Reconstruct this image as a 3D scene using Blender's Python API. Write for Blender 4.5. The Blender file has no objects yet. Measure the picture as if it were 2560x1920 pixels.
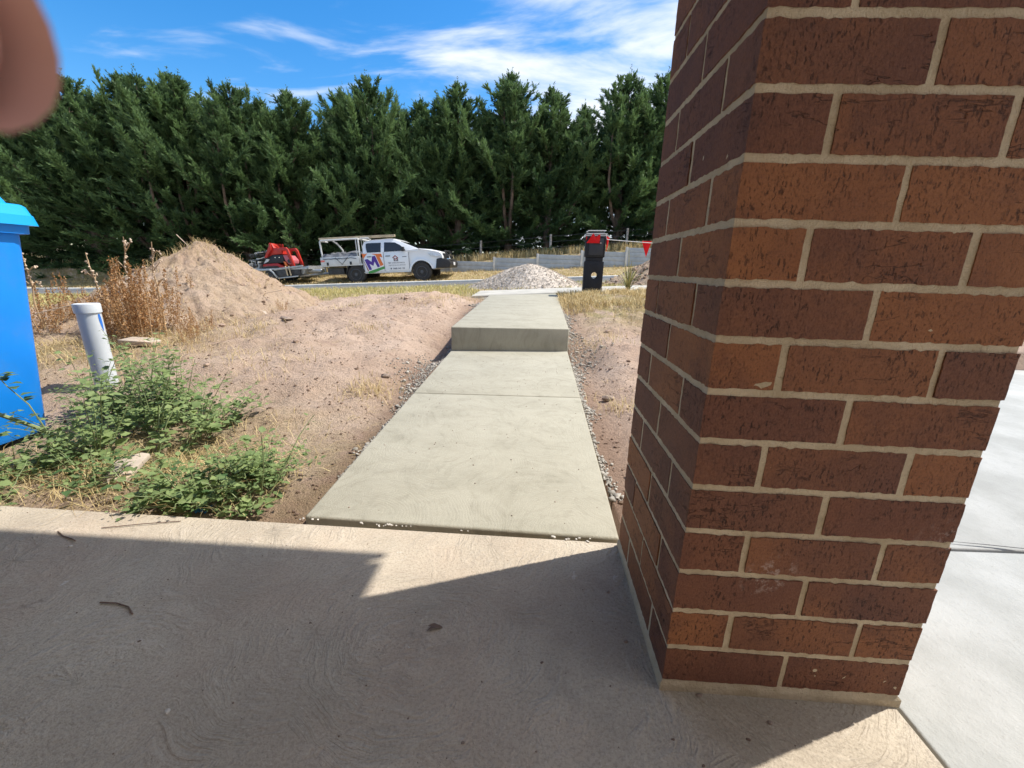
import bpy, bmesh, math, random
import numpy as np
from math import sin, cos, pi, radians, sqrt, exp
from mathutils import Vector, Matrix, Euler

random.seed(11)
RNG = np.random.default_rng(11)
scene = bpy.context.scene
col = scene.collection

# ------------------------------------------------------------------ camera
CAM_H = 0.83
F_PX, W_PX = 1062.0, 2560.0
up_c = Vector((120, 3890, 1062)).normalized()
y_c = Vector((60, 288, -1062)); y_c = (y_c - up_c * y_c.dot(up_c)).normalized()
x_c = y_c.cross(up_c)
CAM_ROT = Matrix((x_c, y_c, up_c))
cam_data = bpy.data.cameras.new('camera')
cam = bpy.data.objects.new('camera', cam_data); col.objects.link(cam)
cam.matrix_world = Matrix.Translation((0, 0, CAM_H)) @ CAM_ROT.to_4x4()
cam_data.sensor_width = 36.0
cam_data.lens = 36.0 * F_PX / W_PX
cam_data.clip_start = 0.004
cam_data.clip_end = 3000
cam_data.dof.use_dof = True
cam_data.dof.focus_distance = 3.0
cam_data.dof.aperture_fstop = 13.0
scene.camera = cam

# ------------------------------------------------------------------ light
SUN_EL, SUN_AZ = radians(59), radians(21.6)
S = Vector((cos(SUN_EL) * cos(SUN_AZ), cos(SUN_EL) * sin(SUN_AZ), sin(SUN_EL)))
sd = bpy.data.lights.new('sun', 'SUN'); sd.energy = 5.0; sd.angle = radians(0.6); sd.color = (1.0, 0.95, 0.87)
sun = bpy.data.objects.new('sun', sd); col.objects.link(sun)
sun.rotation_euler = S.to_track_quat('Z', 'Y').to_euler()

world = bpy.data.worlds.new('World'); scene.world = world; world.use_nodes = True
def build_world():
    nt = world.node_tree; N = nt.nodes; L = nt.links; N.clear()
    out = N.new('ShaderNodeOutputWorld'); bg = N.new('ShaderNodeBackground'); bg.inputs[1].default_value = 0.12
    sky = N.new('ShaderNodeTexSky'); sky.sky_type = 'NISHITA'; sky.sun_disc = False
    sky.sun_elevation = SUN_EL; sky.sun_rotation = pi / 2 - SUN_AZ
    sky.air_density = 1.0; sky.dust_density = 0.6; sky.ozone_density = 2.5
    hs = N.new('ShaderNodeHueSaturation'); hs.inputs['Saturation'].default_value = 1.42; hs.inputs['Value'].default_value = 1.42
    L.new(sky.outputs[0], hs.inputs['Color'])
    tc = N.new('ShaderNodeTexCoord'); sep = N.new('ShaderNodeSeparateXYZ'); L.new(tc.outputs['Generated'], sep.inputs[0])
    def m(op, a, b=None, c=None):
        n = N.new('ShaderNodeMath'); n.operation = op
        for i, v in enumerate((a, b, c)):
            if v is None: continue
            if isinstance(v, (int, float)): n.inputs[i].default_value = v
            else: L.new(v, n.inputs[i])
        return n.outputs[0]
    z = m('MAXIMUM', sep.outputs[2], 0.0); zz = m('ADD', z, 0.22)
    px = m('DIVIDE', sep.outputs[0], zz); py = m('DIVIDE', sep.outputs[1], zz)
    cmb = N.new('ShaderNodeCombineXYZ'); L.new(px, cmb.inputs[0]); L.new(py, cmb.inputs[1])
    mp = N.new('ShaderNodeMapping'); L.new(cmb.outputs[0], mp.inputs[0])
    mp.inputs['Rotation'].default_value = (0, 0, radians(38)); mp.inputs['Scale'].default_value = (0.9, 2.3, 1); mp.inputs['Location'].default_value = (2.7, 5.2, 0)
    nz = N.new('ShaderNodeTexNoise'); nz.inputs['Scale'].default_value = 1.75; nz.inputs['Detail'].default_value = 9; nz.inputs['Roughness'].default_value = 0.56; nz.inputs['Distortion'].default_value = 0.55
    L.new(mp.outputs[0], nz.inputs['Vector'])
    # thicker cloud towards the right of the view and towards the horizon
    right = m('MULTIPLY_ADD', sep.outputs[0], 0.31, 0.065)
    low = m('MULTIPLY', m('SUBTRACT', 0.55, z), 0.22)
    v = m('ADD', nz.outputs[0], m('ADD', right, m('MULTIPLY', low, m('MAXIMUM', m('ADD', sep.outputs[0], 0.45), 0.0))))
    mr = N.new('ShaderNodeMapRange'); mr.interpolation_type = 'SMOOTHSTEP'
    L.new(v, mr.inputs[0]); mr.inputs[1].default_value = 0.43; mr.inputs[2].default_value = 0.74; mr.inputs[3].default_value = 0; mr.inputs[4].default_value = 0.92
    mix = N.new('ShaderNodeMix'); mix.data_type = 'RGBA'
    L.new(mr.outputs[0], mix.inputs[0]); L.new(hs.outputs[0], mix.inputs[6]); mix.inputs[7].default_value = (7.2, 7.5, 7.9, 1)
    L.new(mix.outputs[2], bg.inputs[0]); L.new(bg.outputs[0], out.inputs[0])
build_world()
scene.view_settings.view_transform = 'Standard'
scene.view_settings.look = 'None'
scene.view_settings.exposure = 0.35
scene.view_settings.gamma = 1.0
scene.view_settings.use_curve_mapping = False
try:
    scene.cycles.max_bounces = 8; scene.cycles.diffuse_bounces = 5; scene.cycles.transparent_max_bounces = 8
except Exception: pass

# ------------------------------------------------------------------ helpers
def pn(x, y, seed=0):
    """2-D gradient noise, vectorised"""
    x = np.asarray(x, float); y = np.asarray(y, float)
    xi = np.floor(x).astype(np.int64); yi = np.floor(y).astype(np.int64)
    xf = x - xi; yf = y - yi
    def g(ix, iy):
        h = (ix * 374761393 + iy * 668265263 + seed * 974634777) & 0xFFFFFFFF
        h = ((h ^ (h >> 13)) * 1274126177) & 0xFFFFFFFF
        h = h ^ (h >> 16)
        a = (h & 0xFFFF) / 65536.0 * 2 * pi
        return np.cos(a), np.sin(a)
    u = xf * xf * xf * (xf * (xf * 6 - 15) + 10); v = yf * yf * yf * (yf * (yf * 6 - 15) + 10)
    def d(ix, iy, dx, dy):
        a, b = g(ix, iy); return a * dx + b * dy
    n00 = d(xi, yi, xf, yf); n10 = d(xi + 1, yi, xf - 1, yf); n01 = d(xi, yi + 1, xf, yf - 1); n11 = d(xi + 1, yi + 1, xf - 1, yf - 1)
    return (n00 * (1 - u) + n10 * u) * (1 - v) + (n01 * (1 - u) + n11 * u) * v
def fbm(x, y, seed=0, oct=4, rough=0.5):
    s = 0; a = 1.0; f = 1.0
    for o in range(oct):
        s = s + a * pn(np.asarray(x) * f, np.asarray(y) * f, seed + o); a *= rough; f *= 2.03
    return s
def sstep(a, b, x):
    t = np.clip((np.asarray(x, float) - a) / (b - a), 0, 1); return t * t * (3 - 2 * t)

def tag(o, label=None, cat=None, group=None, kind=None):
    if label: o['label'] = label
    if cat: o['category'] = cat
    if group: o['group'] = group
    if kind: o['kind'] = kind
    return o
def empty(name, loc=(0, 0, 0), rot=(0, 0, 0), label=None, cat=None, group=None, scale=1.0):
    o = bpy.data.objects.new(name, None); col.objects.link(o)
    o.empty_display_size = 0.1
    o.location = loc; o.rotation_euler = rot; o.scale = (scale,) * 3
    return tag(o, label, cat, group)
def link(name, me, mat=None, parent=None):
    o = bpy.data.objects.new(name, me); col.objects.link(o)
    if mat is not None and len(me.materials) == 0: me.materials.append(mat)
    if parent is not None: o.parent = parent
    return o
def npmesh(name, V, F, mat=None, parent=None, smooth=False, attrs=None):
    """V (n,3), F (m,k) arrays; attrs {name: per-vertex float array or (n,3)}"""
    V = np.asarray(V, np.float32); F = np.asarray(F, np.int32)
    me = bpy.data.meshes.new(name)
    k = F.shape[1]
    me.vertices.add(len(V)); me.vertices.foreach_set('co', V.ravel())
    me.loops.add(F.size); me.loops.foreach_set('vertex_index', F.ravel())
    me.polygons.add(len(F)); me.polygons.foreach_set('loop_start', np.arange(0, F.size, k, dtype=np.int32))
    if smooth: me.polygons.foreach_set('use_smooth', np.ones(len(F), bool))
    if attrs:
        for n, a in attrs.items():
            at = me.attributes.new(n, 'FLOAT', 'POINT'); at.data.foreach_set('value', np.asarray(a, np.float32).ravel())
    me.update(calc_edges=True); me.validate()
    return link(name, me, mat, parent)

class MB:
    def __init__(s): s.v = []; s.f = []
    def add(s, vs, fs):
        o = len(s.v); s.v += [tuple(v) for v in vs]; s.f += [tuple(i + o for i in f) for f in fs]; return s
    def box(s, c, d, rot=None, top=(1, 1)):
        x, y, z = d[0] / 2, d[1] / 2, d[2] / 2
        vs = [Vector((sx * x * (top[0] if sz > 0 else 1), sy * y * (top[1] if sz > 0 else 1), sz * z)) for sz in (-1, 1) for sx, sy in ((-1, -1), (1, -1), (1, 1), (-1, 1))]
        if rot is not None:
            R = Euler(rot).to_matrix() if not isinstance(rot, Matrix) else rot
            vs = [R @ v for v in vs]
        vs = [v + Vector(c) for v in vs]
        return s.add(vs, [(3, 2, 1, 0), (4, 5, 6, 7), (0, 1, 5, 4), (1, 2, 6, 5), (2, 3, 7, 6), (3, 0, 4, 7)])
    def prism(s, pts, a, b, axis='y'):
        """polygon pts (p,q) extruded from a to b along axis; pts are (x,z) for y, (x,y) for z, (y,z) for x"""
        def mk(p, t):
            if axis == 'y': return (p[0], t, p[1])
            if axis == 'z': return (p[0], p[1], t)
            return (t, p[0], p[1])
        n = len(pts)
        vs = [mk(p, a) for p in pts] + [mk(p, b) for p in pts]
        fs = [tuple(range(n)), tuple(range(2 * n - 1, n - 1, -1))] + [(i, i + n, (i + 1) % n + n, (i + 1) % n) for i in range(n)]
        return s.add(vs, fs)
    def loft(s, rings, cap=True):
        n = len(rings[0]); vs = [p for r in rings for p in r]; fs = []
        for k in range(len(rings) - 1):
            for i in range(n):
                fs.append((k * n + i, k * n + (i + 1) % n, (k + 1) * n + (i + 1) % n, (k + 1) * n + i))
        if cap: fs += [tuple(range(n - 1, -1, -1)), tuple(range((len(rings) - 1) * n, len(rings) * n))]
        return s.add(vs, fs)
    def tube(s, pts, r, n=8, cap=True):
        pts = [Vector(p) for p in pts]; rr = r if isinstance(r, (list, tuple)) else [r] * len(pts)
        rings = []; prev = None
        for i, p in enumerate(pts):
            d = (pts[min(i + 1, len(pts) - 1)] - pts[max(i - 1, 0)]).normalized()
            if prev is None:
                a = d.cross(Vector((0, 0, 1)))
                if a.length < 0.05: a = d.cross(Vector((1, 0, 0)))
                a.normalize()
            else:
                a = (prev - d * prev.dot(d)).normalized()
            prev = a; b = d.cross(a)
            rings.append([p + (a * cos(t) + b * sin(t)) * rr[i] for t in [2 * pi * k / n for k in range(n)]])
        return s.loft(rings, cap)
    def lathe(s, prof, c=(0, 0, 0), n=24, axis='z'):
        rings = []
        for r, z in prof:
            ring = []
            for k in range(n):
                t = 2 * pi * k / n
                p = (r * cos(t), r * sin(t), z)
                if axis == 'y': p = (p[0], p[2], -p[1])
                if axis == 'x': p = (p[2], p[0], p[1])
                ring.append((p[0] + c[0], p[1] + c[1], p[2] + c[2]))
            rings.append(ring)
        return s.loft(rings)
    def rock(s, c, r, flat=0.7, seed=None):
        rnd = random.Random(seed)
        bm = bmesh.new(); bmesh.ops.create_icosphere(bm, subdivisions=1, radius=1)
        R = Euler((rnd.uniform(0, 6), rnd.uniform(0, 6), rnd.uniform(0, 6))).to_matrix()
        vs = []
        for v in bm.verts:
            p = R @ (v.co * rnd.uniform(0.7, 1.12)); vs.append((c[0] + p.x * r, c[1] + p.y * r * 0.85, c[2] + p.z * r * flat))
        fs = [tuple(v.index for v in f.verts) for f in bm.faces]; bm.free()
        return s.add(vs, fs)
    def build(s, name, mat=None, parent=None, bevel=0, seg=2, smooth=True, angle=35):
        me = bpy.data.meshes.new(name); me.from_pydata(s.v, [], s.f); me.update()
        bm = bmesh.new(); bm.from_mesh(me)
        bmesh.ops.recalc_face_normals(bm, faces=bm.faces)
        if bevel:
            es = [e for e in bm.edges if len(e.link_faces) == 2 and e.calc_face_angle(0) > radians(28)]
            bmesh.ops.bevel(bm, geom=es, offset=bevel, segments=seg, profile=0.5, affect='EDGES', clamp_overlap=True)
        bm.to_mesh(me); bm.free()
        if smooth:
            me.polygons.foreach_set('use_smooth', np.ones(len(me.polygons), bool)); me.set_sharp_from_angle(angle=radians(angle))
        return link(name, me, mat, parent)

def dup(root, loc=None, rot=None, scale=None, label=None, group=None):
    r = root.copy(); col.objects.link(r)
    if loc is not None: r.location = loc
    if rot is not None: r.rotation_euler = rot
    if scale is not None: r.scale = scale if isinstance(scale, (tuple, list)) else (scale,) * 3
    if label: r['label'] = label
    if group: r['group'] = group
    for ch in list(root.children):
        c = ch.copy(); col.objects.link(c); c.parent = r
        for g in list(ch.children):
            d = g.copy(); col.objects.link(d); d.parent = c
    return r

# ------------------------------------------------------------------ materials
class NT:
    """thin wrapper to write node trees shortly"""
    def __init__(s, name):
        s.m = bpy.data.materials.new(name); s.m.use_nodes = True; s.t = s.m.node_tree; s.N = s.t.nodes; s.L = s.t.links
        s.b = s.N['Principled BSDF']; s.out = s.N['Material Output']
        tc = s.N.new('ShaderNodeTexCoord'); s.obj = tc.outputs['Object']
    def n(s, t, **k):
        x = s.N.new(t)
        for a, v in k.items(): setattr(x, a, v)
        return x
    def set(s, node, i, v):
        if v is None: return
        if hasattr(v, 'is_output') : s.L.new(v, node.inputs[i])
        else: node.inputs[i].default_value = v
    def math(s, op, a, b=None, c=None, clamp=False):
        x = s.n('ShaderNodeMath', operation=op, use_clamp=clamp)
        for i, v in enumerate((a, b, c)): s.set(x, i, v)
        return x.outputs[0]
    def map(s, vec, scale=(1, 1, 1), rot=(0, 0, 0), loc=(0, 0, 0)):
        x = s.n('ShaderNodeMapping'); s.L.new(vec, x.inputs[0]); x.inputs['Scale'].default_value = scale; x.inputs['Rotation'].default_value = rot; x.inputs['Location'].default_value = loc
        return x.outputs[0]
    def noise(s, scale, detail=4, rough=0.55, vec=None, dist=0.0):
        x = s.n('ShaderNodeTexNoise'); s.L.new(vec if vec is not None else s.obj, x.inputs['Vector'])
        x.inputs['Scale'].default_value = scale; x.inputs['Detail'].default_value = detail; x.inputs['Roughness'].default_value = rough; x.inputs['Distortion'].default_value = dist
        return x.outputs[0]
    def noisec(s, scale, detail=2, vec=None):
        x = s.n('ShaderNodeTexNoise'); s.L.new(vec if vec is not None else s.obj, x.inputs['Vector'])
        x.inputs['Scale'].default_value = scale; x.inputs['Detail'].default_value = detail
        return x.outputs[1]
    def voro(s, scale, vec=None, feature='F1', rnd=1.0, out='Distance'):
        x = s.n('ShaderNodeTexVoronoi', feature=feature); s.L.new(vec if vec is not None else s.obj, x.inputs['Vector'])
        x.inputs['Scale'].default_value = scale; x.inputs['Randomness'].default_value = rnd
        return x.outputs[out]
    def rng(s, v, a, b, c=0.0, d=1.0, smooth=True):
        x = s.n('ShaderNodeMapRange', interpolation_type='SMOOTHSTEP' if smooth else 'LINEAR'); s.L.new(v, x.inputs[0])
        for i, q in enumerate((a, b, c, d)): x.inputs[i + 1].default_value = q
        return x.outputs[0]
    def mix(s, f, a, b, blend='MIX'):
        x = s.n('ShaderNodeMix', data_type='RGBA', blend_type=blend)
        s.set(x, 0, f)
        for i, v in ((6, a), (7, b)):
            if isinstance(v, tuple): x.inputs[i].default_value = v if len(v) == 4 else v + (1,)
            else: s.L.new(v, x.inputs[i])
        return x.outputs[2]
    def attr(s, name):
        x = s.n('ShaderNodeAttribute', attribute_name=name); return x.outputs['Fac']
    def bump(s, h, strength=0.3, dist=0.01, prev=None):
        x = s.n('ShaderNodeBump'); x.inputs['Strength'].default_value = strength; x.inputs['Distance'].default_value = dist
        s.L.new(h, x.inputs['Height'])
        if prev is not None: s.L.new(prev, x.inputs['Normal'])
        return x.outputs[0]
    def fin(s, color=None, rough=0.6, normal=None, metal=0.0, spec=None, coat=0.0):
        for k, v in (('Base Color', color), ('Roughness', rough), ('Metallic', metal)):
            if v is None: continue
            if isinstance(v, tuple): s.b.inputs[k].default_value = v if len(v) == 4 else v + (1,)
            else: s.set(s.b, k, v)
        if spec is not None: s.b.inputs['Specular IOR Level'].default_value = spec
        if coat: s.b.inputs['Coat Weight'].default_value = coat; s.b.inputs['Coat Roughness'].default_value = 0.08
        if normal is not None: s.L.new(normal, s.b.inputs['Normal'])
        return s.m

def mat(name, c, rough=0.6, var=0.18, scale=6, bump=0.0, bscale=80, bdist=0.004, metal=0.0, spec=None, coat=0.0, dirt=None, dirt_amt=0.5):
    t = NT(name)
    a = tuple(max(0, q * (1 - var)) for q in c); b = tuple(q * (1 + var) for q in c)
    cc = t.mix(t.rng(t.noise(scale, 5), 0.3, 0.7), a, b)
    if dirt: cc = t.mix(t.math('MULTIPLY', t.rng(t.noise(scale * 0.6 + 1.3, 6, 0.65), 0.48, 0.75), dirt_amt), cc, dirt)
    nr = t.bump(t.noise(bscale, 4), bump, bdist) if bump else None
    return t.fin(cc, rough, nr, metal, spec, coat)

def leaf_mat(name, c1, c2, trans=0.3, rough=0.55, attr='tint', spec=0.3):
    t = NT(name)
    cc = t.mix(t.attr(attr), c1, c2)
    m_ = t.fin(cc, rough, None, 0, spec)
    tr = t.n('ShaderNodeBsdfTranslucent'); t.L.new(cc, tr.inputs[0])
    mx = t.n('ShaderNodeMixShader'); mx.inputs[0].default_value = trans
    t.L.new(t.b.outputs[0], mx.inputs[1]); t.L.new(tr.outputs[0], mx.inputs[2]); t.L.new(mx.outputs[0], t.out.inputs[0])
    return m_

def mat_porch():
    t = NT('weathered_swirl_concrete')
    warp = t.n('ShaderNodeVectorMath', operation='MULTIPLY_ADD')
    t.L.new(t.noisec(3.0, 3), warp.inputs[0]); warp.inputs[1].default_value = (0.22, 0.22, 0); t.L.new(t.obj, warp.inputs[2])
    def strokes(scale, loc, seed):
        v = t.map(warp.outputs[0], (1, 1, 0), loc=loc)
        x = t.n('ShaderNodeTexVoronoi', feature='F1'); t.L.new(v, x.inputs['Vector']); x.inputs['Scale'].default_value = scale
        df = t.n('ShaderNodeVectorMath', operation='SUBTRACT'); t.L.new(v, df.inputs[0]); t.L.new(x.outputs['Position'], df.inputs[1])
        sp = t.n('ShaderNodeSeparateXYZ'); t.L.new(df.outputs[0], sp.inputs[0])
        ang = t.math('ARCTAN2', sp.outputs[1], sp.outputs[0])
        ln = t.n('ShaderNodeVectorMath', operation='LENGTH'); t.L.new(df.outputs[0], ln.inputs[0])
        c = t.n('ShaderNodeCombineXYZ'); t.L.new(t.math('MULTIPLY', ln.outputs['Value'], 105), c.inputs[0]); t.L.new(t.math('MULTIPLY', ang, 3.2), c.inputs[1]); c.inputs[2].default_value = seed
        return t.noise(1.0, 4, 0.6, c.outputs[0])
    s1 = strokes(2.3, (0.3, 0.1, 0), 1.5); s2 = strokes(1.7, (5.2, 3.3, 0), 7.5)
    sel = t.rng(t.noise(2.2, 2), 0.45, 0.55)
    mixr = t.n('ShaderNodeMix', data_type='FLOAT'); t.L.new(sel, mixr.inputs[0]); t.L.new(s1, mixr.inputs[2]); t.L.new(s2, mixr.inputs[3])
    stroke = t.rng(mixr.outputs[0], 0.42, 0.68)
    arcs = t.math('MULTIPLY', stroke, t.rng(t.noise(4.5, 4, 0.6), 0.30, 0.62))
    grit = t.noise(260, 3, 0.7); med = t.noise(38, 5, 0.65)
    h = t.math('ADD', t.math('MULTIPLY', arcs, 1.25), t.math('ADD', t.math('MULTIPLY', grit, 0.9), t.math('MULTIPLY', med, 0.8)))
    nr = t.bump(h, 0.75, 0.0042)
    base = t.mix(t.rng(t.noise(2.4, 6, 0.62), 0.32, 0.7), (0.385, 0.328, 0.255), (0.515, 0.447, 0.350))
    base = t.mix(t.math('MULTIPLY', t.rng(t.noise(1.3, 5, 0.6, t.map(t.obj, loc=(4, 2, 1))), 0.5, 0.72), 0.38), base, (0.46, 0.32, 0.23))   # red clay dust
    base = t.mix(t.math('MULTIPLY', t.rng(t.noise(3.1, 7, 0.7, t.map(t.obj, loc=(9, 1, 1))), 0.56, 0.76), 0.5), base, (0.25, 0.215, 0.18))
    base = t.mix(t.math('MULTIPLY', t.rng(grit, 0.56, 0.72), 0.6), base, (0.15, 0.13, 0.11))
    base = t.mix(t.math('MULTIPLY', t.rng(t.noise(5.5, 5, 0.75, t.map(t.obj, loc=(1, 6, 3))), 0.665, 0.70), 0.55), base, (0.66, 0.63, 0.57))
    base = t.mix(t.math('MULTIPLY', t.rng(t.noise(6.2, 6, 0.75, t.map(t.obj, loc=(3, 2, 7))), 0.64, 0.70), 0.55), base, (0.17, 0.13, 0.10))
    base = t.mix(t.math('MULTIPLY', t.rng(t.noise(150, 4, 0.7), 0.47, 0.62), 0.38), base, (0.20, 0.165, 0.125))
    base = t.mix(t.math('MULTIPLY', t.rng(t.noise(170, 4, 0.7, t.map(t.obj, loc=(5, 1, 2))), 0.56, 0.68), 0.35), base, (0.68, 0.61, 0.50))
    base = t.mix(t.math('MULTIPLY', arcs, 0.26), base, (0.64, 0.56, 0.46))
    return t.fin(base, 0.88, nr, 0, 0.25)
def mat_fresh():
    t = NT('fresh_trowelled_concrete')
    warp = t.n('ShaderNodeVectorMath', operation='MULTIPLY_ADD')
    t.L.new(t.noisec(2.6, 2), warp.inputs[0]); warp.inputs[1].default_value = (0.3, 0.3, 0); t.L.new(t.obj, warp.inputs[2])
    def strokes(scale, loc, seed):
        v = t.map(warp.outputs[0], (1, 1, 0), loc=loc)
        x = t.n('ShaderNodeTexVoronoi', feature='F1'); t.L.new(v, x.inputs['Vector']); x.inputs['Scale'].default_value = scale
        df = t.n('ShaderNodeVectorMath', operation='SUBTRACT'); t.L.new(v, df.inputs[0]); t.L.new(x.outputs['Position'], df.inputs[1])
        sp = t.n('ShaderNodeSeparateXYZ'); t.L.new(df.outputs[0], sp.inputs[0])
        ang = t.math('ARCTAN2', sp.outputs[1], sp.outputs[0]); ln = t.n('ShaderNodeVectorMath', operation='LENGTH'); t.L.new(df.outputs[0], ln.inputs[0])
        c = t.n('ShaderNodeCombineXYZ'); t.L.new(t.math('MULTIPLY', ln.outputs['Value'], 34), c.inputs[0]); t.L.new(t.math('MULTIPLY', ang, 1.3), c.inputs[1]); c.inputs[2].default_value = seed
        return t.noise(1.0, 6, 0.68, c.outputs[0]), x.outputs['Distance']
    s1, d = strokes(2.6, (0, 0, 0), 2.5); s2, d2 = strokes(2.0, (3, 7, 0), 6.5)
    mott = t.rng(t.noise(3.4, 5, 0.6, t.map(t.obj, (0.7, 1.5, 1), loc=(6, 2, 0))), 0.36, 0.66)
    cres = t.math('ADD', t.math('MULTIPLY', t.rng(s1, 0.46, 0.68), 0.42), t.math('ADD', t.math('MULTIPLY', t.rng(s2, 0.48, 0.7), 0.30), t.math('MULTIPLY', mott, 0.35)), clamp=True)
    fine = t.math('SINE', t.math('MULTIPLY', t.math('ADD', d2, t.math('MULTIPLY', t.noise(16, 3), 0.03)), 260))
    base = t.mix(cres, (0.385, 0.362, 0.288), (0.265, 0.248, 0.190))
    base = t.mix(t.math('MULTIPLY', t.rng(t.noise(7, 6, 0.65), 0.4, 0.72), 0.4), base, (0.41, 0.386, 0.31))
    grit = t.noise(320, 3, 0.7)
    base = t.mix(t.math('MULTIPLY', t.rng(grit, 0.64, 0.76), 0.35), base, (0.2, 0.185, 0.15))
    h = t.math('ADD', t.math('MULTIPLY', grit, 0.9), t.math('ADD', t.math('MULTIPLY', t.noise(30, 4), 0.8), t.math('MULTIPLY', fine, 0.05)))
    return t.fin(base, 0.85, t.bump(h, 0.7, 0.0035), 0, 0.3)
def mat_drive():
    t = NT('pale_broomed_concrete')
    base = t.mix(t.rng(t.noise(3.3, 6, 0.6), 0.3, 0.7), (0.34, 0.345, 0.325), (0.45, 0.455, 0.435))
    st = t.noise(75, 6, 0.72, t.map(t.obj, (1, 0.5, 1), rot=(0, 0, radians(30))))
    base = t.mix(t.math('MULTIPLY', t.rng(st, 0.5, 0.7), 0.3), base, (0.28, 0.285, 0.27))
    base = t.mix(t.math('MULTIPLY', t.rng(t.noise(90, 3), 0.62, 0.72), 0.4), base, (0.3, 0.29, 0.27))
    return t.fin(base, 0.85, t.bump(t.math('ADD', st, t.noise(220, 3, 0.7)), 0.5, 0.003), 0, 0.3)
def mat_ground():
    t = NT('sandy_soil')
    g = t.attr('grassy'); damp = t.attr('damp')
    base = t.mix(t.rng(t.noise(1.7, 7, 0.62), 0.32, 0.68), (0.565, 0.405, 0.30), (0.66, 0.505, 0.395))
    base = t.mix(t.math('MULTIPLY', t.rng(t.noise(4.2, 7, 0.7, t.map(t.obj, (1, 1.7, 1), loc=(3, 1, 0))), 0.5, 0.72), 0.75), base, (0.40, 0.285, 0.225))
    base = t.mix(t.math('MULTIPLY', t.rng(t.noise(23, 6, 0.7), 0.52, 0.72), 0.5), base, (0.66, 0.51, 0.41))
    base = t.mix(t.math('MULTIPLY', t.rng(t.noise(0.9, 5, 0.65, t.map(t.obj, loc=(5, 5, 2))), 0.50, 0.66), 0.45), base, (0.42, 0.305, 0.24))
    base = t.mix(damp, base, t.mix(t.noise(9, 4), (0.235, 0.145, 0.10), (0.33, 0.225, 0.165)))
    base = t.mix(t.math('MULTIPLY', t.rng(t.noise(95, 5, 0.75), 0.55, 0.70), 0.45), base, (0.25, 0.175, 0.135))
    gr = t.mix(t.rng(t.noise(6, 6, 0.7), 0.35, 0.65), (0.33, 0.25, 0.11), (0.44, 0.37, 0.19))
    gr = t.mix(t.math('MULTIPLY', t.rng(t.noise(60, 4), 0.5, 0.68), 0.6), gr, (0.19, 0.14, 0.07))
    gf = t.math('MULTIPLY', g, t.rng(t.noise(5, 6, 0.7, t.map(t.obj, loc=(2, 8, 0))), 0.3, 0.55), clamp=True)
    base = t.mix(gf, base, gr)
    h = t.math('ADD', t.noise(22, 8, 0.72), t.math('MULTIPLY', t.noise(150, 3, 0.7), 0.4))
    return t.fin(base, 0.95, t.bump(h, 1.0, 0.045), 0, 0.1)
def mat_brick():
    t = NT('rustic_clay_brick')
    k = t.attr('tint'); k2 = t.attr('tint2')
    blotch = t.noise(7.5, 4, 0.55)
    f = t.math('ADD', k, t.math('MULTIPLY', t.math('SUBTRACT', blotch, 0.5), 1.5), clamp=True)
    c = t.n('ShaderNodeValToRGB'); t.L.new(f, c.inputs[0])
    e = c.color_ramp.elements; e[0].position = 0.0; e[0].color = (0.190, 0.078, 0.048, 1); e[1].position = 1.0; e[1].color = (0.37, 0.150, 0.060, 1)
    m1 = c.color_ramp.elements.new(0.35); m1.color = (0.240, 0.098, 0.051, 1)
    m2 = c.color_ramp.elements.new(0.62); m2.color = (0.310, 0.125, 0.055, 1)
    base = c.outputs[0]
    base = t.mix(t.math('MULTIPLY', t.rng(t.noise(5, 5, 0.65, t.map(t.obj, loc=(4, 4, 4))), 0.52, 0.68), 0.45), base, (0.10, 0.048, 0.040))
    base = t.mix(t.math('MULTIPLY', k2, 0.30), base, (0.13, 0.068, 0.055))
    pits = t.rng(t.noise(240, 3, 0.6, t.map(t.obj, (1, 1, 0.34))), 0.585, 0.65)
    pitsm = t.math('MULTIPLY', pits, t.rng(t.noise(9, 3), 0.36, 0.6))
    drag = t.noise(130, 3, 0.6, t.map(t.obj, (0.16, 0.16, 1)))
    grain = t.noise(420, 3, 0.7, t.map(t.obj, (1, 1, 0.5)))
    wv = t.noise(13, 4, 0.62, t.map(t.obj, (0.4, 0.4, 1.7), loc=(1, 4, 2)), 0.3)
    fold = t.math('SUBTRACT', 1.0, t.rng(t.math('ABSOLUTE', t.math('SUBTRACT', wv, 0.5)), 0.0, 0.011))
    foldm = t.math('MULTIPLY', fold, t.rng(t.noise(6.5, 2, 0.5, t.map(t.obj, loc=(7, 3, 1))), 0.53, 0.62))
    base = t.mix(t.math('MULTIPLY', pitsm, 0.7), base, (0.035, 0.017, 0.014))
    base = t.mix(t.math('MULTIPLY', foldm, 0.25), base, (0.06, 0.027, 0.02))
    base = t.mix(t.math('MULTIPLY', t.rng(drag, 0.55, 0.75), 0.25), base, (0.12, 0.05, 0.04))
    base = t.mix(t.math('MULTIPLY', t.rng(grain, 0.50, 0.70), 0.55), base, (0.05, 0.024, 0.02))
    base = t.mix(t.math('MULTIPLY', t.rng(grain, 0.50, 0.32), 0.35), base, t.mix(0.5, base, (0.42, 0.20, 0.12)))
    efl = t.math('MULTIPLY', t.rng(t.noise(3.6, 2, 0.5, t.map(t.obj, loc=(2.3, 5, 9))), 0.61, 0.70), t.rng(t.noise(70, 5, 0.75), 0.5, 0.62))
    base = t.mix(t.math('MULTIPLY', efl, 0.55), base, (0.55, 0.45, 0.40))
    h = t.math('SUBTRACT', t.math('ADD', t.math('MULTIPLY', t.noise(70, 7, 0.75), 0.9), t.math('MULTIPLY', drag, 0.22)), t.math('ADD', t.math('MULTIPLY', pitsm, 0.8), t.math('MULTIPLY', foldm, 1.1)))
    return t.fin(base, 0.8, t.bump(h, 1.0, 0.0058), 0, 0.3)
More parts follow.
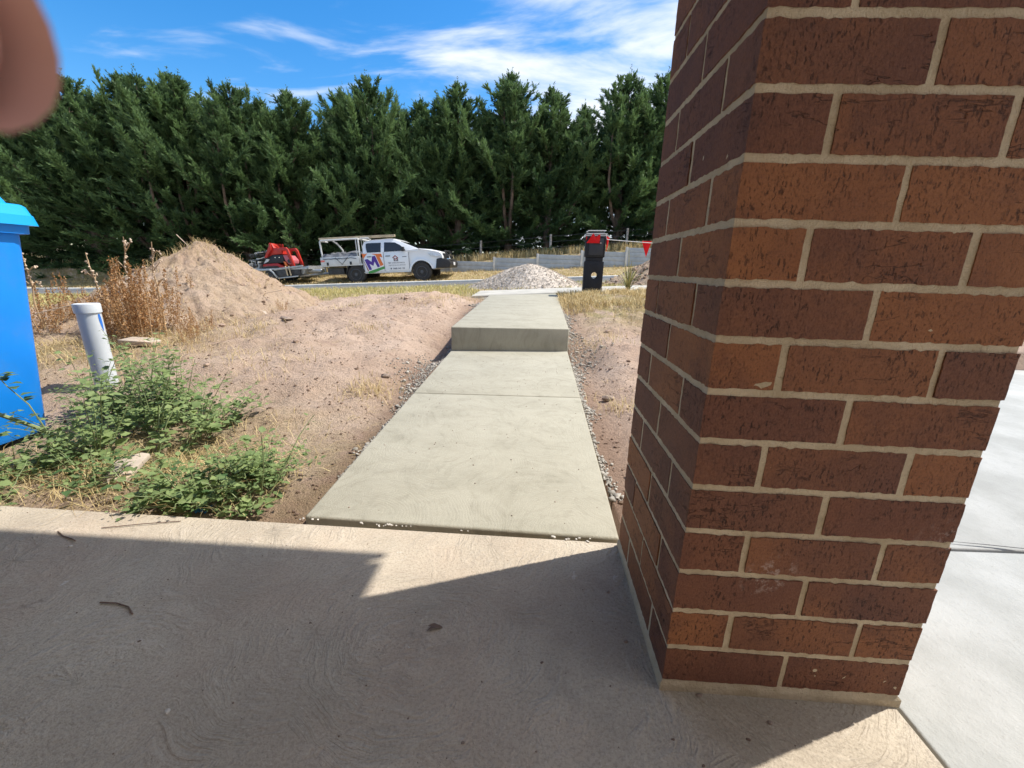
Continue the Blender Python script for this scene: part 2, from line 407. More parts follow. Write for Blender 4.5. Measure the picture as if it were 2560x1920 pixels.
def mat_mortar():
    t = NT('cream_mortar')
    base = t.mix(t.rng(t.noise(9, 6, 0.65), 0.3, 0.7), (0.50, 0.41, 0.275), (0.67, 0.565, 0.405))
    base = t.mix(t.math('MULTIPLY', t.rng(t.noise(140, 3), 0.6, 0.72), 0.4), base, (0.28, 0.22, 0.15))
    return t.fin(base, 0.95, t.bump(t.math('ADD', t.noise(45, 4, 0.6), t.math('MULTIPLY', t.noise(300, 3, 0.7), 0.6)), 1.0, 0.006), 0, 0.15)
def mat_asphalt():
    t = NT('asphalt')
    base = t.mix(t.rng(t.noise(2, 6, 0.6), 0.3, 0.7), (0.115, 0.115, 0.118), (0.165, 0.165, 0.165))
    base = t.mix(t.math('MULTIPLY', t.rng(t.noise(90, 2), 0.58, 0.7), 0.5), base, (0.26, 0.25, 0.24))
    return t.fin(base, 0.9, t.bump(t.noise(160, 3), 0.4, 0.004), 0, 0.3)

M = {}
M['porch'] = mat_porch(); M['fresh'] = mat_fresh(); M['drive'] = mat_drive(); M['ground'] = mat_ground()
M['brick'] = mat_brick(); M['mortar'] = mat_mortar(); M['asphalt'] = mat_asphalt()
M['kerb'] = mat('kerb_concrete', (0.60, 0.58, 0.53), 0.85, 0.12, 4, 0.4, 120, 0.003)
M['footpath'] = mat('footpath_concrete', (0.43, 0.41, 0.36), 0.88, 0.12, 4, 0.4, 120, 0.003)
M['sleeper'] = mat('sleeper_concrete', (0.40, 0.43, 0.45), 0.85, 0.12, 3, 0.3, 60, 0.004, dirt=(0.28, 0.27, 0.25), dirt_amt=0.4)
M['soffit'] = mat('soffit_paint', (0.80, 0.76, 0.69), 0.6, 0.03, 2)
M['gutter'] = mat('gutter_paint', (0.30, 0.29, 0.28), 0.45, 0.05, 2)
M['bark'] = mat('cypress_bark', (0.16, 0.115, 0.085), 0.95, 0.3, 5, 0.8, 30, 0.02)
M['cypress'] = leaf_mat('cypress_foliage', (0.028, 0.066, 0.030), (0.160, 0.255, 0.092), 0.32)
M['weed'] = leaf_mat('weed_leaf', (0.070, 0.140, 0.045), (0.30, 0.38, 0.15), 0.38)
M['weedstem'] = mat('weed_stem', (0.22, 0.27, 0.12), 0.6, 0.2, 20)
M['dock'] = leaf_mat('dry_dock_seed', (0.34, 0.17, 0.065), (0.66, 0.44, 0.22), 0.3)
M['drystem'] = mat('dry_stem', (0.50, 0.36, 0.22), 0.8, 0.25, 20)
M['palestem'] = mat('bleached_stem', (0.62, 0.50, 0.38), 0.8, 0.2, 20)
M['straw'] = leaf_mat('dry_grass_blade', (0.36, 0.25, 0.10), (0.74, 0.60, 0.32), 0.25)
M['verge'] = leaf_mat('half_green_grass_blade', (0.24, 0.25, 0.07), (0.66, 0.55, 0.24), 0.25)
M['flax'] = leaf_mat('flax_blade', (0.14, 0.15, 0.045), (0.50, 0.44, 0.20), 0.2)
M['binblue'] = mat('blue_bin_plastic', (0.006, 0.25, 0.86), 0.45, 0.06, 4, 0.2, 150, 0.001, spec=0.4, dirt=(0.10, 0.22, 0.45), dirt_amt=0.35)
M['lidblue'] = mat('light_blue_lid_plastic', (0.008, 0.34, 0.80), 0.38, 0.03, 3, 0.1, 200, 0.001, spec=0.45)
M['black'] = mat('black_plastic', (0.018, 0.018, 0.02), 0.5, 0.2, 8)
M['charcoal'] = mat('charcoal_letterbox', (0.020, 0.021, 0.026), 0.62, 0.15, 6, 0.2, 120, 0.002, spec=0.3)
M['charcoal2'] = mat('letterbox_door', (0.040, 0.043, 0.052), 0.5, 0.1, 6, spec=0.35)
M['chrome'] = mat('chrome', (0.75, 0.75, 0.76), 0.2, 0.03, 6, metal=1.0)
M['flagred'] = leaf_mat('red_bunting', (0.85, 0.012, 0.016), (0.85, 0.012, 0.016), 0.3)
M['rope'] = mat('white_cord', (0.80, 0.80, 0.78), 0.7, 0.05, 30)
M['white'] = mat('white_car_paint', (0.80, 0.81, 0.82), 0.28, 0.02, 2, coat=0.5)
M['offwhite'] = mat('tray_white_paint', (0.62, 0.62, 0.60), 0.45, 0.08, 4, dirt=(0.36, 0.33, 0.28), dirt_amt=0.4)
M['glass'] = mat('tinted_glass', (0.012, 0.015, 0.018), 0.06, 0.05, 2, spec=0.8)
M['tyre'] = mat('tyre_rubber', (0.036, 0.034, 0.032), 0.85, 0.2, 12, 0.4, 60, 0.004)
M['rim'] = mat('black_steel_rim', (0.085, 0.085, 0.092), 0.4, 0.1, 12, metal=0.3)
M['steel'] = mat('galvanised_steel', (0.42, 0.43, 0.43), 0.45, 0.15, 8, metal=0.55)
M['darksteel'] = mat('dark_steel', (0.06, 0.06, 0.062), 0.55, 0.25, 8, metal=0.3)
M['red'] = mat('red_machine_paint', (0.46, 0.026, 0.016), 0.4, 0.1, 5, dirt=(0.3, 0.06, 0.04), dirt_amt=0.4)
M['pink'] = mat('faded_red_plastic', (0.50, 0.13, 0.15), 0.5, 0.1, 5)
M['orange'] = mat('orange_vinyl', (0.74, 0.17, 0.035), 0.4, 0.02, 2)
M['purple'] = mat('purple_vinyl', (0.070, 0.022, 0.26), 0.4, 0.02, 2)
M['green'] = mat('green_vinyl', (0.055, 0.27, 0.055), 0.4, 0.02, 2)
M['maroon'] = mat('dark_red_vinyl', (0.30, 0.06, 0.05), 0.4, 0.02, 2)
M['ink'] = mat('grey_vinyl', (0.09, 0.10, 0.12), 0.4, 0.02, 2)
M['timber'] = mat('raw_timber', (0.50, 0.40, 0.26), 0.75, 0.2, 4, 0.3, 40, 0.003)
M['fencepost'] = mat('grey_timber', (0.46, 0.41, 0.36), 0.9, 0.25, 8, 0.4, 40, 0.006)
M['tarp'] = mat('grey_tarp', (0.13, 0.135, 0.15), 0.5, 0.25, 3, 0.4, 12, 0.03)
M['pvc'] = mat('pale_pvc', (0.56, 0.60, 0.64), 0.4, 0.05, 5, spec=0.4, dirt=(0.45, 0.42, 0.38), dirt_amt=0.25)
M['bluepaint'] = mat('blue_marking_paint', (0.02, 0.16, 0.60), 0.6, 0.2, 20)
M['wire'] = mat('fence_wire', (0.14, 0.14, 0.14), 0.5, 0.1, 8, metal=0.4)
M['lamp'] = mat('headlamp_lens', (0.62, 0.65, 0.68), 0.12, 0.15, 9, spec=0.8)
M['amber'] = mat('red_reflector', (0.75, 0.16, 0.12), 0.35, 0.05, 9)
M['gravel'] = mat('crushed_rock', (0.46, 0.395, 0.325), 0.9, 0.35, 14, 0.4, 60, 0.006)
M['slurry'] = mat('wet_concrete_spill', (0.36, 0.335, 0.29), 0.9, 0.35, 25, 0.5, 90, 0.006)
M['clod'] = mat('dry_clod', (0.36, 0.26, 0.20), 0.95, 0.25, 30, 0.5, 60, 0.006)
M['stone'] = mat('brown_stone', (0.26, 0.20, 0.16), 0.9, 0.3, 30, 0.4, 90, 0.003)
M['palestone'] = mat('pale_mortar_crumb', (0.62, 0.58, 0.52), 0.9, 0.15, 30, 0.4, 90, 0.003)
M['twig'] = mat('brown_twig', (0.17, 0.11, 0.08), 0.9, 0.3, 30)
M['offcut'] = mat('weathered_plaster_offcut', (0.44, 0.37, 0.30), 0.85, 0.15, 9, 0.4, 60, 0.004, dirt=(0.45, 0.3, 0.22), dirt_amt=0.6)
M['bluecloth'] = mat('blue_plastic_scrap', (0.02, 0.20, 0.42), 0.5, 0.2, 9)

def mat_skin():
    t = NT('skin')
    c = t.mix(t.rng(t.noise(60, 4), 0.35, 0.65), (0.50, 0.235, 0.195), (0.58, 0.30, 0.25))
    spot = t.n('ShaderNodeVectorMath', operation='DISTANCE'); t.L.new(t.obj, spot.inputs[0]); spot.inputs[1].default_value = SPOT
    c = t.mix(t.math('MULTIPLY', t.rng(spot.outputs['Value'], 0.0022, 0.0052, 1, 0), 0.85), c, (0.10, 0.12, 0.16))
    m_ = t.fin(c, 0.5, t.bump(t.noise(900, 2), 0.15, 0.0003), 0, 0.4)
    t.b.inputs['Subsurface Weight'].default_value = 0.15; t.b.inputs['Subsurface Scale'].default_value = 0.004
    return m_

# ------------------------------------------------------------------ terrain
YZ = [(-900, 0.0), (1.0, -0.05), (1.25, -0.035), (2.4, 0.03), (3.7, 0.17), (5.0, 0.30), (7.2, 0.40), (8.4, 0.43), (9.4, 0.42), (11.0, 0.43), (11.9, 0.44), (17.0, 0.44), (18.5, 0.47), (20.3, 0.82)]
YZ_Y = [a for a, b in YZ]; YZ_Z = [b for a, b in YZ]
def base_z(x, y):
    x = np.asarray(x, float); y = np.asarray(y, float)
    xs = 16 * np.tanh(x / 16.0 * 1.0); xs = np.where(np.abs(x) < 9, x, np.sign(x) * (9 + 17 * (1 - np.exp(-(np.abs(x) - 9) / 17.0))))
    k = 0.055 * sstep(2.5, 7.0, y) + 0.005 * sstep(11, 12.5, y)
    z = np.interp(y, YZ_Y, YZ_Z) + k * xs
    bank = np.maximum(1.36 + 0.1 * np.clip(x, -12, 10) + 0.03 * (y - 20.4), z + 0.02)
    z = np.where(y > 20.42, bank, z)
    far = sstep(27, 60, y); z = z * (1 - far) + far * 0.4
    return z
def terr(x, y):
    x = np.asarray(x, float); y = np.asarray(y, float)
    z = base_z(x, y)
    lot = sstep(1.25, 1.7, y) * (1 - sstep(6.7, 7.2, y)) * sstep(-14, -9, x) * (1 - sstep(5, 8, x))
    dpath = np.minimum(np.abs(x + 0.74), np.abs(x - 0.33)) * np.where((x > -0.74) & (x < 0.33), 0, 1)
    near = (x > -0.74) & (x < 0.33)
    lump = 0.085 * fbm(x * 0.9, y * 0.9, 3, 3) + 0.045 * fbm(x * 3.1, y * 3.1, 7, 3) + 0.024 * fbm(x * 10, y * 8, 9, 3) + 0.02 * np.minimum(0, fbm(x * 4.3, y * 4.3, 19, 2))
    z = z + lot * lump * sstep(0.0, 0.5, dpath)
    # berm left of the upper path, hollow beside the step, dished right side
    z = z + 0.17 * np.exp(-(((x + 1.75) / 1.05) ** 2 + ((y - 5.7) / 1.1) ** 2))
    z = z + 0.13 * np.exp(-(((x + 2.6) / 1.0) ** 2 + ((y - 4.0) / 0.9) ** 2))
    z = z - 0.11 * np.exp(-(((x + 0.86) / 0.22) ** 2 + ((y - 3.75) / 0.55) ** 2))
    z = z - 0.10 * np.exp(-(((x - 0.47) / 0.20) ** 2 + ((y - 3.55) / 0.8) ** 2))
    z = z - 0.05 * np.exp(-((x - 0.42) / 0.14) ** 2) * sstep(1.3, 1.8, y) * (1 - sstep(6, 7, y))
    z = z - 0.04 * np.exp(-((x + 0.84) / 0.12) ** 2) * sstep(1.5, 2.2, y) * (1 - sstep(6, 7, y))
    z = z - 0.09 * np.exp(-((y - 0.25 * np.minimum(x, 3.0) - 7.18) / 0.10) ** 2) * np.where((x > 0.3) | (x < -0.72), 1, 0) * sstep(-1.6, -1.2, x) * (1 - sstep(0.6, 0.9, x))
    z = z + 0.07 * np.exp(-(((x - 1.3) / 0.9) ** 2 + ((y - 6.0) / 1.0) ** 2))
    vg = sstep(8.5, 8.9, y) * (1 - sstep(11.2, 11.8, y)); z = z + vg * 0.03 * fbm(x * 2, y * 2, 5, 3)
    z = np.where((y > 17.2) & (y < 17.36), base_z(x, y) - 0.1, z)
    vg2 = sstep(17.4, 18.0, y) * (1 - sstep(19.8, 20.3, y)); z = z + vg2 * 0.04 * fbm(x * 1.5, y * 1.5, 6, 3)
    bk = sstep(20.5, 21, y); z = z + bk * 0.08 * fbm(x * 0.8, y * 0.8, 8, 4) * (1 - sstep(40, 60, y))
    # keep out from under slabs, path and road
    z = np.where(near & (y > 1.1) & (y < 7.3 + 0.25 * x), np.minimum(z, base_z(x, y)) - 0.16, z)
    z = np.where((y < 1.22), -0.25, z)
    z = np.where((x > 0.80 + 0.087 * np.maximum(0, y - 1.25)) & (y < 3.86), np.minimum(z, -0.12), z)
    z = np.where((y > 11.75) & (y < 17.25), base_z(x, y) - 0.12, z)
    fy = y - 0.25 * np.minimum(x, 3.0); z = np.where((fy > 7.28) & (fy < 8.28) & (x > -1.0), base_z(x, y) - 0.12, z)
    return z
def tz(x, y): return float(terr(np.array([x]), np.array([y]))[0])

def axis_grid(core0, core1, step, lo, hi, grow=1.09, extra=()):
    a = list(np.arange(core0, core1, step)); s = step; p = a[-1]
    while p < hi: s = min(s * grow, 60); p += s; a.append(p)
    s = step; p = a[0]
    while p > lo: s = min(s * grow, 60); p -= s; a.insert(0, p)
    a += list(extra)
    return np.array(sorted(set(np.round(a, 4))))
def build_ground():
    gx = axis_grid(-6.2, 3.0, 0.035, -900, 900, 1.07, (-0.745, -0.735, 0.325, 0.335, 0.795, 0.805))
    gy = axis_grid(1.16, 8.8, 0.035, -60, 1200, 1.035, (1.215, 1.225, 11.74, 11.76, 17.24, 17.26, 20.41, 20.43))
    X, Y = np.meshgrid(gx, gy)
    Z = terr(X, Y)
    V = np.stack([X.ravel(), Y.ravel(), Z.ravel()], 1)
    nx, ny = len(gx), len(gy)
    i, j = np.meshgrid(np.arange(nx - 1), np.arange(ny - 1)); a = (j * nx + i).ravel()
    F = np.stack([a, a + 1, a + nx + 1, a + nx], 1)
    x, y = V[:, 0], V[:, 1]
    gr = np.maximum(sstep(6.6, 7.4, y + 0.25 * fbm(x, y, 31, 2)), sstep(4.3, 5.2, y + 0.5 * fbm(x * 1.5, y * 1.5, 33, 3)) * sstep(0.4, 0.7, x))
    gr = np.maximum(gr, 0.75 * np.exp(-(((x + 1.7) / 1.0) ** 2 + ((y - 1.6) / 0.6) ** 2)))
    gr = np.maximum(gr, 0.8 * np.exp(-(((x + 3.6) / 1.0) ** 2 + ((y - 3.2) / 0.9) ** 2)))
    dl = np.minimum(np.abs(x + 0.74), np.abs(x - 0.34))
    dp = np.exp(-(dl / 0.16) ** 2) * (1 - sstep(5, 7, y)) * 0.8 + 0.35 * np.exp(-((y - 1.2) / 0.3) ** 2)
    dp = np.clip(dp + 0.35 * sstep(0.1, 0.5, fbm(x * 0.7, y * 0.7, 41, 3)) * (1 - sstep(6, 7, y)), 0, 0.9)
    o = npmesh('ground', V, F, M['ground'], None, True, {'grassy': gr, 'damp': dp})
    tag(o, kind='structure')
build_ground()

def strip(name, x0, x1, y0, y1, dz, mat_, thick=0.3, kind='structure', nx=60, edge=0.012, skew=0.0):
    """a slab that follows the road's slope: top sheet plus sides"""
    mb = MB(); xs = np.linspace(x0, x1, nx)
    zt = [(float(base_z(np.array([x]), np.array([y0]))[0]) + dz, float(base_z(np.array([x]), np.array([y1]))[0]) + dz) for x in xs]
    rings = []
    for x, (a, b) in zip(xs, zt):
        k = skew * min(x, 3.0)
        rings.append([(x, y0 + k, a - thick), (x, y0 + k, a - edge), (x, y0 + k + edge, a), (x, y1 + k - edge, b), (x, y1 + k, b - edge), (x, y1 + k, b - thick)])
    mb.loft(rings); o = mb.build(name, mat_, None, smooth=False)
    return tag(o, kind=kind)
strip('road', -120, 60, 11.95, 17.0, -0.03, M['asphalt'], nx=160)
strip('kerb_near_side', -120, 60, 11.78, 11.948, 0.0, M['kerb'], nx=160)
strip('kerb_far_side', -120, 60, 17.002, 17.32, 0.045, M['kerb'], nx=160)
strip('footpath', -1.02, 30, 7.26, 8.30, 0.035, M['footpath'], nx=50, skew=0.25)

# ------------------------------------------------------------------ slabs
def slab(name, pts, mat_, thick=0.2, bevel=0.006):
    """pts: 4 top corners (x,y,z) counter-clockwise"""
    mb = MB(); mb.add([(p[0], p[1], p[2] - thick) for p in pts] + list(pts), [(3, 2, 1, 0), (4, 5, 6, 7), (0, 1, 5, 4), (1, 2, 6, 5), (2, 3, 7, 6), (3, 0, 4, 7)])
    return tag(mb.build(name, mat_, None, bevel=bevel, seg=2, angle=60), kind='structure')
slab('porch_floor', [(-7, -3.2, 0), (0.763, -3.2, 0), (0.763, 1.185, 0), (-7, 1.207, 0)], M['porch'], 0.2, 0.007)
slab('driveway', [(0.779, -3.2, -0.012), (7, -3.2, -0.012), (7, 1.50, -0.012), (0.779, 1.24, -0.012)], M['drive'], 0.2, 0.006)
slab('driveway_bay', [(0.779, 1.247, -0.008), (7, 1.507, -0.008), (7, 3.9, 0.10), (1.03, 3.9, 0.10)], M['drive'], 0.25, 0.006)
def build_path():
    mb = MB(); zl = lambda y: 0.009 + 0.0425 * (y - 1.2)
    def blk(p, th): mb.add([(q[0], q[1], q[2] - th) for q in p] + list(p), [(3, 2, 1, 0), (4, 5, 6, 7), (0, 1, 5, 4), (1, 2, 6, 5), (2, 3, 7, 6), (3, 0, 4, 7)])
    blk([(-0.737, 1.2145, zl(1.22)), (0.303, 1.1955, zl(1.2)), (0.312, 2.545, zl(2.54)), (-0.728, 2.495, zl(2.5))], 0.13)
    blk([(-0.728, 2.502, zl(2.5)), (0.312, 2.552, zl(2.55)), (0.318, 3.84, zl(3.8)), (-0.716, 3.69, zl(3.7))], 0.13)
    blk([(-0.714, 3.655, 0.322), (0.318, 3.805, 0.322), (0.358, 7.36, 0.436), (-0.728, 6.90, 0.400)], 0.42)
    return tag(mb.build('path', M['fresh'], None, bevel=0.009, seg=3, angle=60), kind='structure')
build_path()
# ragged joint filler between porch and path
def build_joint():
    mb = MB(); n = 40
    for k in range(n):
        t = (k + random.random()) / n; x = -0.735 + 1.035 * t; y = 1.216 - 0.022 * t - 0.006
        if pn(x * 4.0, 0.3, 5) > 0.05:
            for q in range(3): mb.rock((x + random.gauss(0, 0.012), y + 0.004 - abs(random.gauss(0, 0.008)), 0.002), random.uniform(0.0015, 0.0055), 0.7, k * 3 + q)
    return tag(mb.build('mortar_crumbs', M['palestone'], None, smooth=False), 'white mortar crumbs along the joint in front of the new path', 'crumbs', kind='stuff')
build_joint()

# ------------------------------------------------------------------ porch roof (out of frame; casts the porch shadow)
def build_roof():
    cx_, cy_ = 0.964, 1.609
    r = empty('porch_roof', (0, 0, 0), label='low flat porch roof with pale soffit carried by the brick pillar', cat='roof')
    mb = MB(); mb.box(((-11 + cx_) / 2, (-3.2 + cy_) / 2, 2.53), (cx_ + 11, cy_ + 3.2, 0.02)); mb.build('soffit', M['soffit'], r)
    mb = MB(); mb.box(((-11 + cx_) / 2, (-3.2 + cy_) / 2, 2.62), (cx_ + 10.9, cy_ + 3.1, 0.12)); mb.build('roof_sheet', M['gutter'], r)
    mb = MB(); mb.box(((-11 + cx_) / 2, cy_ - 0.012, 2.54), (cx_ + 11, 0.024, 0.18)); mb.build('fascia', M['gutter'], r, bevel=0.003)
    mb = MB(); mb.box((cx_ - 0.012, (-3.2 + cy_) / 2 - 0.02, 2.54), (0.024, cy_ + 3.16, 0.18)); mb.build('fascia', M['gutter'], r, bevel=0.003)
    mb = MB(); mb.box((0.528, (-3.2 + 1.15) / 2, 2.47), (0.2, 1.15 + 3.2, 0.1)); mb.build('beam', M['soffit'], r)
build_roof()

# ------------------------------------------------------------------ brick pillar
def build_pillar():
    X0, X1, Y0, Y1 = 0.294, 0.764, 0.699, 1.169
    r = empty('brick_pillar', ((X0 + X1) / 2, (Y0 + Y1) / 2, 0), label='square red brown clay brick pillar with cream mortar joints on the porch corner', cat='pillar')
    ox, oy = (X0 + X1) / 2, (Y0 + Y1) / 2
    CH, BH, J = 0.0886, 0.0762, 0.0122
    V = []; F = []; T = []; T2 = []; nv = 0
    rnd = np.random.default_rng(5)
    def brick(x0, x1, y0, y1, z0, z1):
        nonlocal nv
        jit = rnd.uniform(-0.0012, 0.0012, 4); x0 += jit[0]; x1 += jit[1]; y0 += jit[2]; y1 += jit[3]
        k = rnd.random(); k2 = rnd.random()
        st = 0.009
        # six faces as grids, moved by noise so that arrises are ragged
        def grid(o, a, b, la, lb, n):
            nonlocal nv
            na = max(2, int(la / st)); nb = max(2, int(lb / st))
            s, t = np.meshgrid(np.linspace(0, 1, na + 1), np.linspace(0, 1, nb + 1))
            P = np.array(o) + s.ravel()[:, None] * np.array(a) * la + t.ravel()[:, None] * np.array(b) * lb
            V.append(P)
            ii, jj = np.meshgrid(np.arange(na), np.arange(nb)); q = (jj * (na + 1) + ii).ravel() + nv
            F.append(np.stack([q, q + 1, q + na + 2, q + na + 1], 1))
            g = np.clip(k + (s.ravel() - 0.5) * gradk, 0, 1)
            T.append(g); T2.append(np.full(len(P), k2)); nv += len(P)
        gradk = rnd.uniform(-0.5, 0.5)
        lx, ly, lz = x1 - x0, y1 - y0, z1 - z0
        grid((x0, y0, z0), (1, 0, 0), (0, 0, 1), lx, lz, 0)
        grid((x1, y1, z0), (-1, 0, 0), (0, 0, 1), lx, lz, 0)
        grid((x0, y1, z0), (0, -1, 0), (0, 0, 1), ly, lz, 0)
        grid((x1, y0, z0), (0, 1, 0), (0, 0, 1), ly, lz, 0)
        grid((x0, y0, z1), (1, 0, 0), (0, 1, 0), lx, ly, 0)
        grid((x0, y1, z0), (1, 0, 0), (0, -1, 0), lx, ly, 0)
    L, H = 0.2289, 0.1083
    for c in range(27):
        z0 = 0.0265 + c * CH; z1 = z0 + BH
        if c % 2 == 0:
            for yy in (Y0, Y1 - H):
                brick(X0, X0 + L, yy, yy + H, z0, z1); brick(X0 + L + J, X1, yy, yy + H, z0, z1)
            for xx in (X0, X1 - H): brick(xx, xx + H, Y0 + H + J, Y1 - H - J, z0, z1)
        else:
            for xx in (X0, X1 - H):
                brick(xx, xx + H, Y0, Y0 + L, z0, z1); brick(xx, xx + H, Y0 + L + J, Y1, z0, z1)
            for yy in (Y0, Y1 - H): brick(X0 + H + J, X1 - H - J, yy, yy + H, z0, z1)
    V = np.concatenate(V); F = np.concatenate(F); T = np.concatenate(T); T2 = np.concatenate(T2)
    # ragged displacement (continuous in space, so shared edges stay closed)
    a = V[:, 0] + V[:, 1] * 1.37; b = V[:, 2] + V[:, 1] * 0.31
    V = V + np.stack([fbm(a * 60, b * 60, 51, 3), fbm(a * 60, b * 60, 61, 3), fbm(a * 110, b * 40, 71, 3)], 1) * np.array([0.0010, 0.0010, 0.0034])
    V[:, 0] -= ox; V[:, 1] -= oy
    npmesh('brickwork', V, F, M['brick'], r, False, {'tint': T, 'tint2': T2})
    # mortar core set 4 mm behind the brick faces, wavy
    d = 0.0019; vs = []; fs = []; nv2 = 0
    V2 = []; F2 = []
    zt = 0.0265 + 27 * CH
    def wall(p, q):
        nonlocal nv2
        ln = sqrt((q[0] - p[0]) ** 2 + (q[1] - p[1]) ** 2); na = int(ln / 0.006); nb = int(zt / 0.006)
        s, t = np.meshgrid(np.linspace(0, 1, na + 1), np.linspace(0, 1, nb + 1)); s = s.ravel(); t = t.ravel()
        nrm = np.array([q[1] - p[1], -(q[0] - p[0])]) / ln
        w = 0.0010 * fbm(s * ln * 30 + p[0] * 9, t * zt * 30, 81, 3) * np.minimum(1, np.minimum(s, 1 - s) * 40)
        P = np.stack([p[0] + (q[0] - p[0]) * s + nrm[0] * w, p[1] + (q[1] - p[1]) * s + nrm[1] * w, t * zt], 1)
        P[:, :2] += (P[:, :2] - np.array([ox, oy])) * (0.022 * (t * zt < 0.023))[:, None]     # thick bed under the first course
        V2.append(P); ii, jj = np.meshgrid(np.arange(na), np.arange(nb)); k = (jj * (na + 1) + ii).ravel() + nv2
        F2.append(np.stack([k, k + 1, k + na + 2, k + na + 1], 1)); nv2 += len(P)
    c = [(X0 + d, Y0 + d), (X1 - d, Y0 + d), (X1 - d, Y1 - d), (X0 + d, Y1 - d)]
    for i in range(4): wall(c[i], c[(i + 1) % 4])
    V2 = np.concatenate(V2); V2[:, 0] -= ox; V2[:, 1] -= oy
    npmesh('mortar', V2, np.concatenate(F2), M['mortar'], r, True)
build_pillar()

# ------------------------------------------------------------------ piles
def pile(name, cx_, cy_, peak, rad, mat_, seed, power=1.25, lump=0.05, label='', cat='', sx=1.0, sy=1.0, off=(0, 0), round_=0.12, n=110, attrs=None):
    r = np.linspace(0, 1, n // 2) ** 0.9; th = np.linspace(0, 2 * pi, n, endpoint=False)
    R, T = np.meshgrid(r, th, indexing='ij'); R = R.ravel(); T = T.ravel()
    x = R * rad * sx * np.cos(T); y = R * rad * sy * np.sin(T)
    ang = 1 + 0.14 * np.cos(2 * T + seed) + 0.10 * np.cos(3 * T + 2 * seed)
    rr = np.sqrt(R ** 2 + round_ ** 2) - round_
    prof = np.clip(1 - rr / (1 - round_ * 0.9), 0, 1) ** power
    px = x * ang + cx_ + off[0] * (1 - prof); py = y * ang + cy_ + off[1] * (1 - prof)
    base = base_z(px, py) - 0.10
    h = prof * (peak - float(base_z(np.array([cx_]), np.array([cy_]))[0]) + 0.10)
    z = base + h + lump * (fbm(px * 4, py * 4, seed, 4) * 0.6 + 0.35 * fbm(px * 12, py * 12, seed + 5, 3)) * np.minimum(1, (1 - R) * 4)
    V = np.stack([px - cx_, py - cy_, z - tz(cx_, cy_)], 1)
    nr = n // 2; F = []
    for i in range(nr - 1):
        j = np.arange(n); F.append(np.stack([i * n + j, (i + 1) * n + j, (i + 1) * n + (j + 1) % n, i * n + (j + 1) % n], 1))
    o = npmesh(name, V, np.concatenate(F), mat_, None, True, {k: np.full(len(V), v) for k, v in (attrs or {}).items()})
    o.location = (cx_, cy_, tz(cx_, cy_))
    tag(o, label, cat)
    return o, np.stack([px, py, z], 1), prof
mound, MP, MPROF = pile('sand_mound', -3.93, 5.0, 0.99, 1.62, M['ground'], 4, 1.36, 0.12, 'tall conical mound of pale sandy soil beside the dead brown weeds', 'mound', 1.0, 1.1, (0.25, -0.3), 0.07, 220, {'grassy': 0.22, 'damp': 0.12})
gpile, GP, GPROF = pile('gravel_pile', -0.15, 9.7, 0.92, 1.58, M['gravel'], 2, 1.0, 0.03, 'low heap of grey crushed gravel between the path end and the road', 'gravel pile', 1.0, 0.75, (0, 0), 0.22, 120)
spile, SP, SPROF = pile('soil_heap', 3.0, 9.8, 1.30, 1.9, M['ground'], 9, 1.2, 0.08, 'heap of brown soil behind the spiky flax plant, half hidden by the pillar', 'soil heap', 1.0, 0.8, (0, 0), 0.12, 110, {'grassy': 0.25, 'damp': 0.25})

def rocks_np(P, size, seed, flat=0.7):
    """many small irregular octahedra-like stones at P"""
    rg = np.random.default_rng(seed); n = len(P)
    base = np.array([(1, 0, 0), (0, 1, 0), (-1, 0, 0), (0, -1, 0), (0, 0, 1), (0, 0, -1), (.7, .7, .5), (-.7, .6, .5), (-.6, -.7, .5), (.7, -.6, .5)], float)
    fc = np.array([(0, 6, 9), (6, 1, 7), (7, 2, 8), (8, 3, 9), (6, 7, 4), (7, 8, 4), (8, 9, 4), (9, 6, 4), (0, 1, 6), (1, 2, 7), (2, 3, 8), (3, 0, 9), (1, 0, 5), (2, 1, 5), (3, 2, 5), (0, 3, 5)])
    B = base[None] * rg.uniform(0.65, 1.2, (n, 10, 1))
    q = rg.normal(size=(n, 4)); q /= np.linalg.norm(q, axis=1)[:, None]; w, x, y, z = q.T
    R = np.stack([np.stack([1 - 2 * (y * y + z * z), 2 * (x * y - z * w), 2 * (x * z + y * w)], 1), np.stack([2 * (x * y + z * w), 1 - 2 * (x * x + z * z), 2 * (y * z - x * w)], 1), np.stack([2 * (x * z - y * w), 2 * (y * z + x * w), 1 - 2 * (x * x + y * y)], 1)], 1)
    V = np.einsum('nij,nkj->nki', R, B) * np.asarray(size).reshape(-1, 1, 1) * np.array([1, 1, flat]) + P[:, None, :]
    F = fc[None] + (np.arange(n) * 10)[:, None, None]
    return V.reshape(-1, 3), F.reshape(-1, 3)
def scatter_on(P, prof, n, seed, lo=0.02):
    rg = np.random.default_rng(seed); idx = np.where(prof > lo)[0]
    # area-uniform choice: weight by radius
    w = (1 - prof[idx]) + 0.05; k = rg.choice(idx, n, p=w / w.sum())
    return P[k] + rg.normal(0, 0.012, (n, 3)) * np.array([2.0, 2.0, 0.3])
q = scatter_on(GP, GPROF, 12000, 3, 0.0); sz = np.random.default_rng(4).uniform(0.004, 0.015, len(q))
v_, f_ = rocks_np(q - np.array(gpile.location), sz, 5)
tag(npmesh('stones', v_, f_, M['gravel'], gpile, False), kind='stuff')
q = scatter_on(MP, MPROF, 1600, 6, 0.05); sz = np.random.default_rng(7).uniform(0.003, 0.011, len(q)) * np.where(np.random.default_rng(8).random(len(q)) < 0.07, 2.8, 1)
v_, f_ = rocks_np(q - np.array(mound.location), sz, 8)
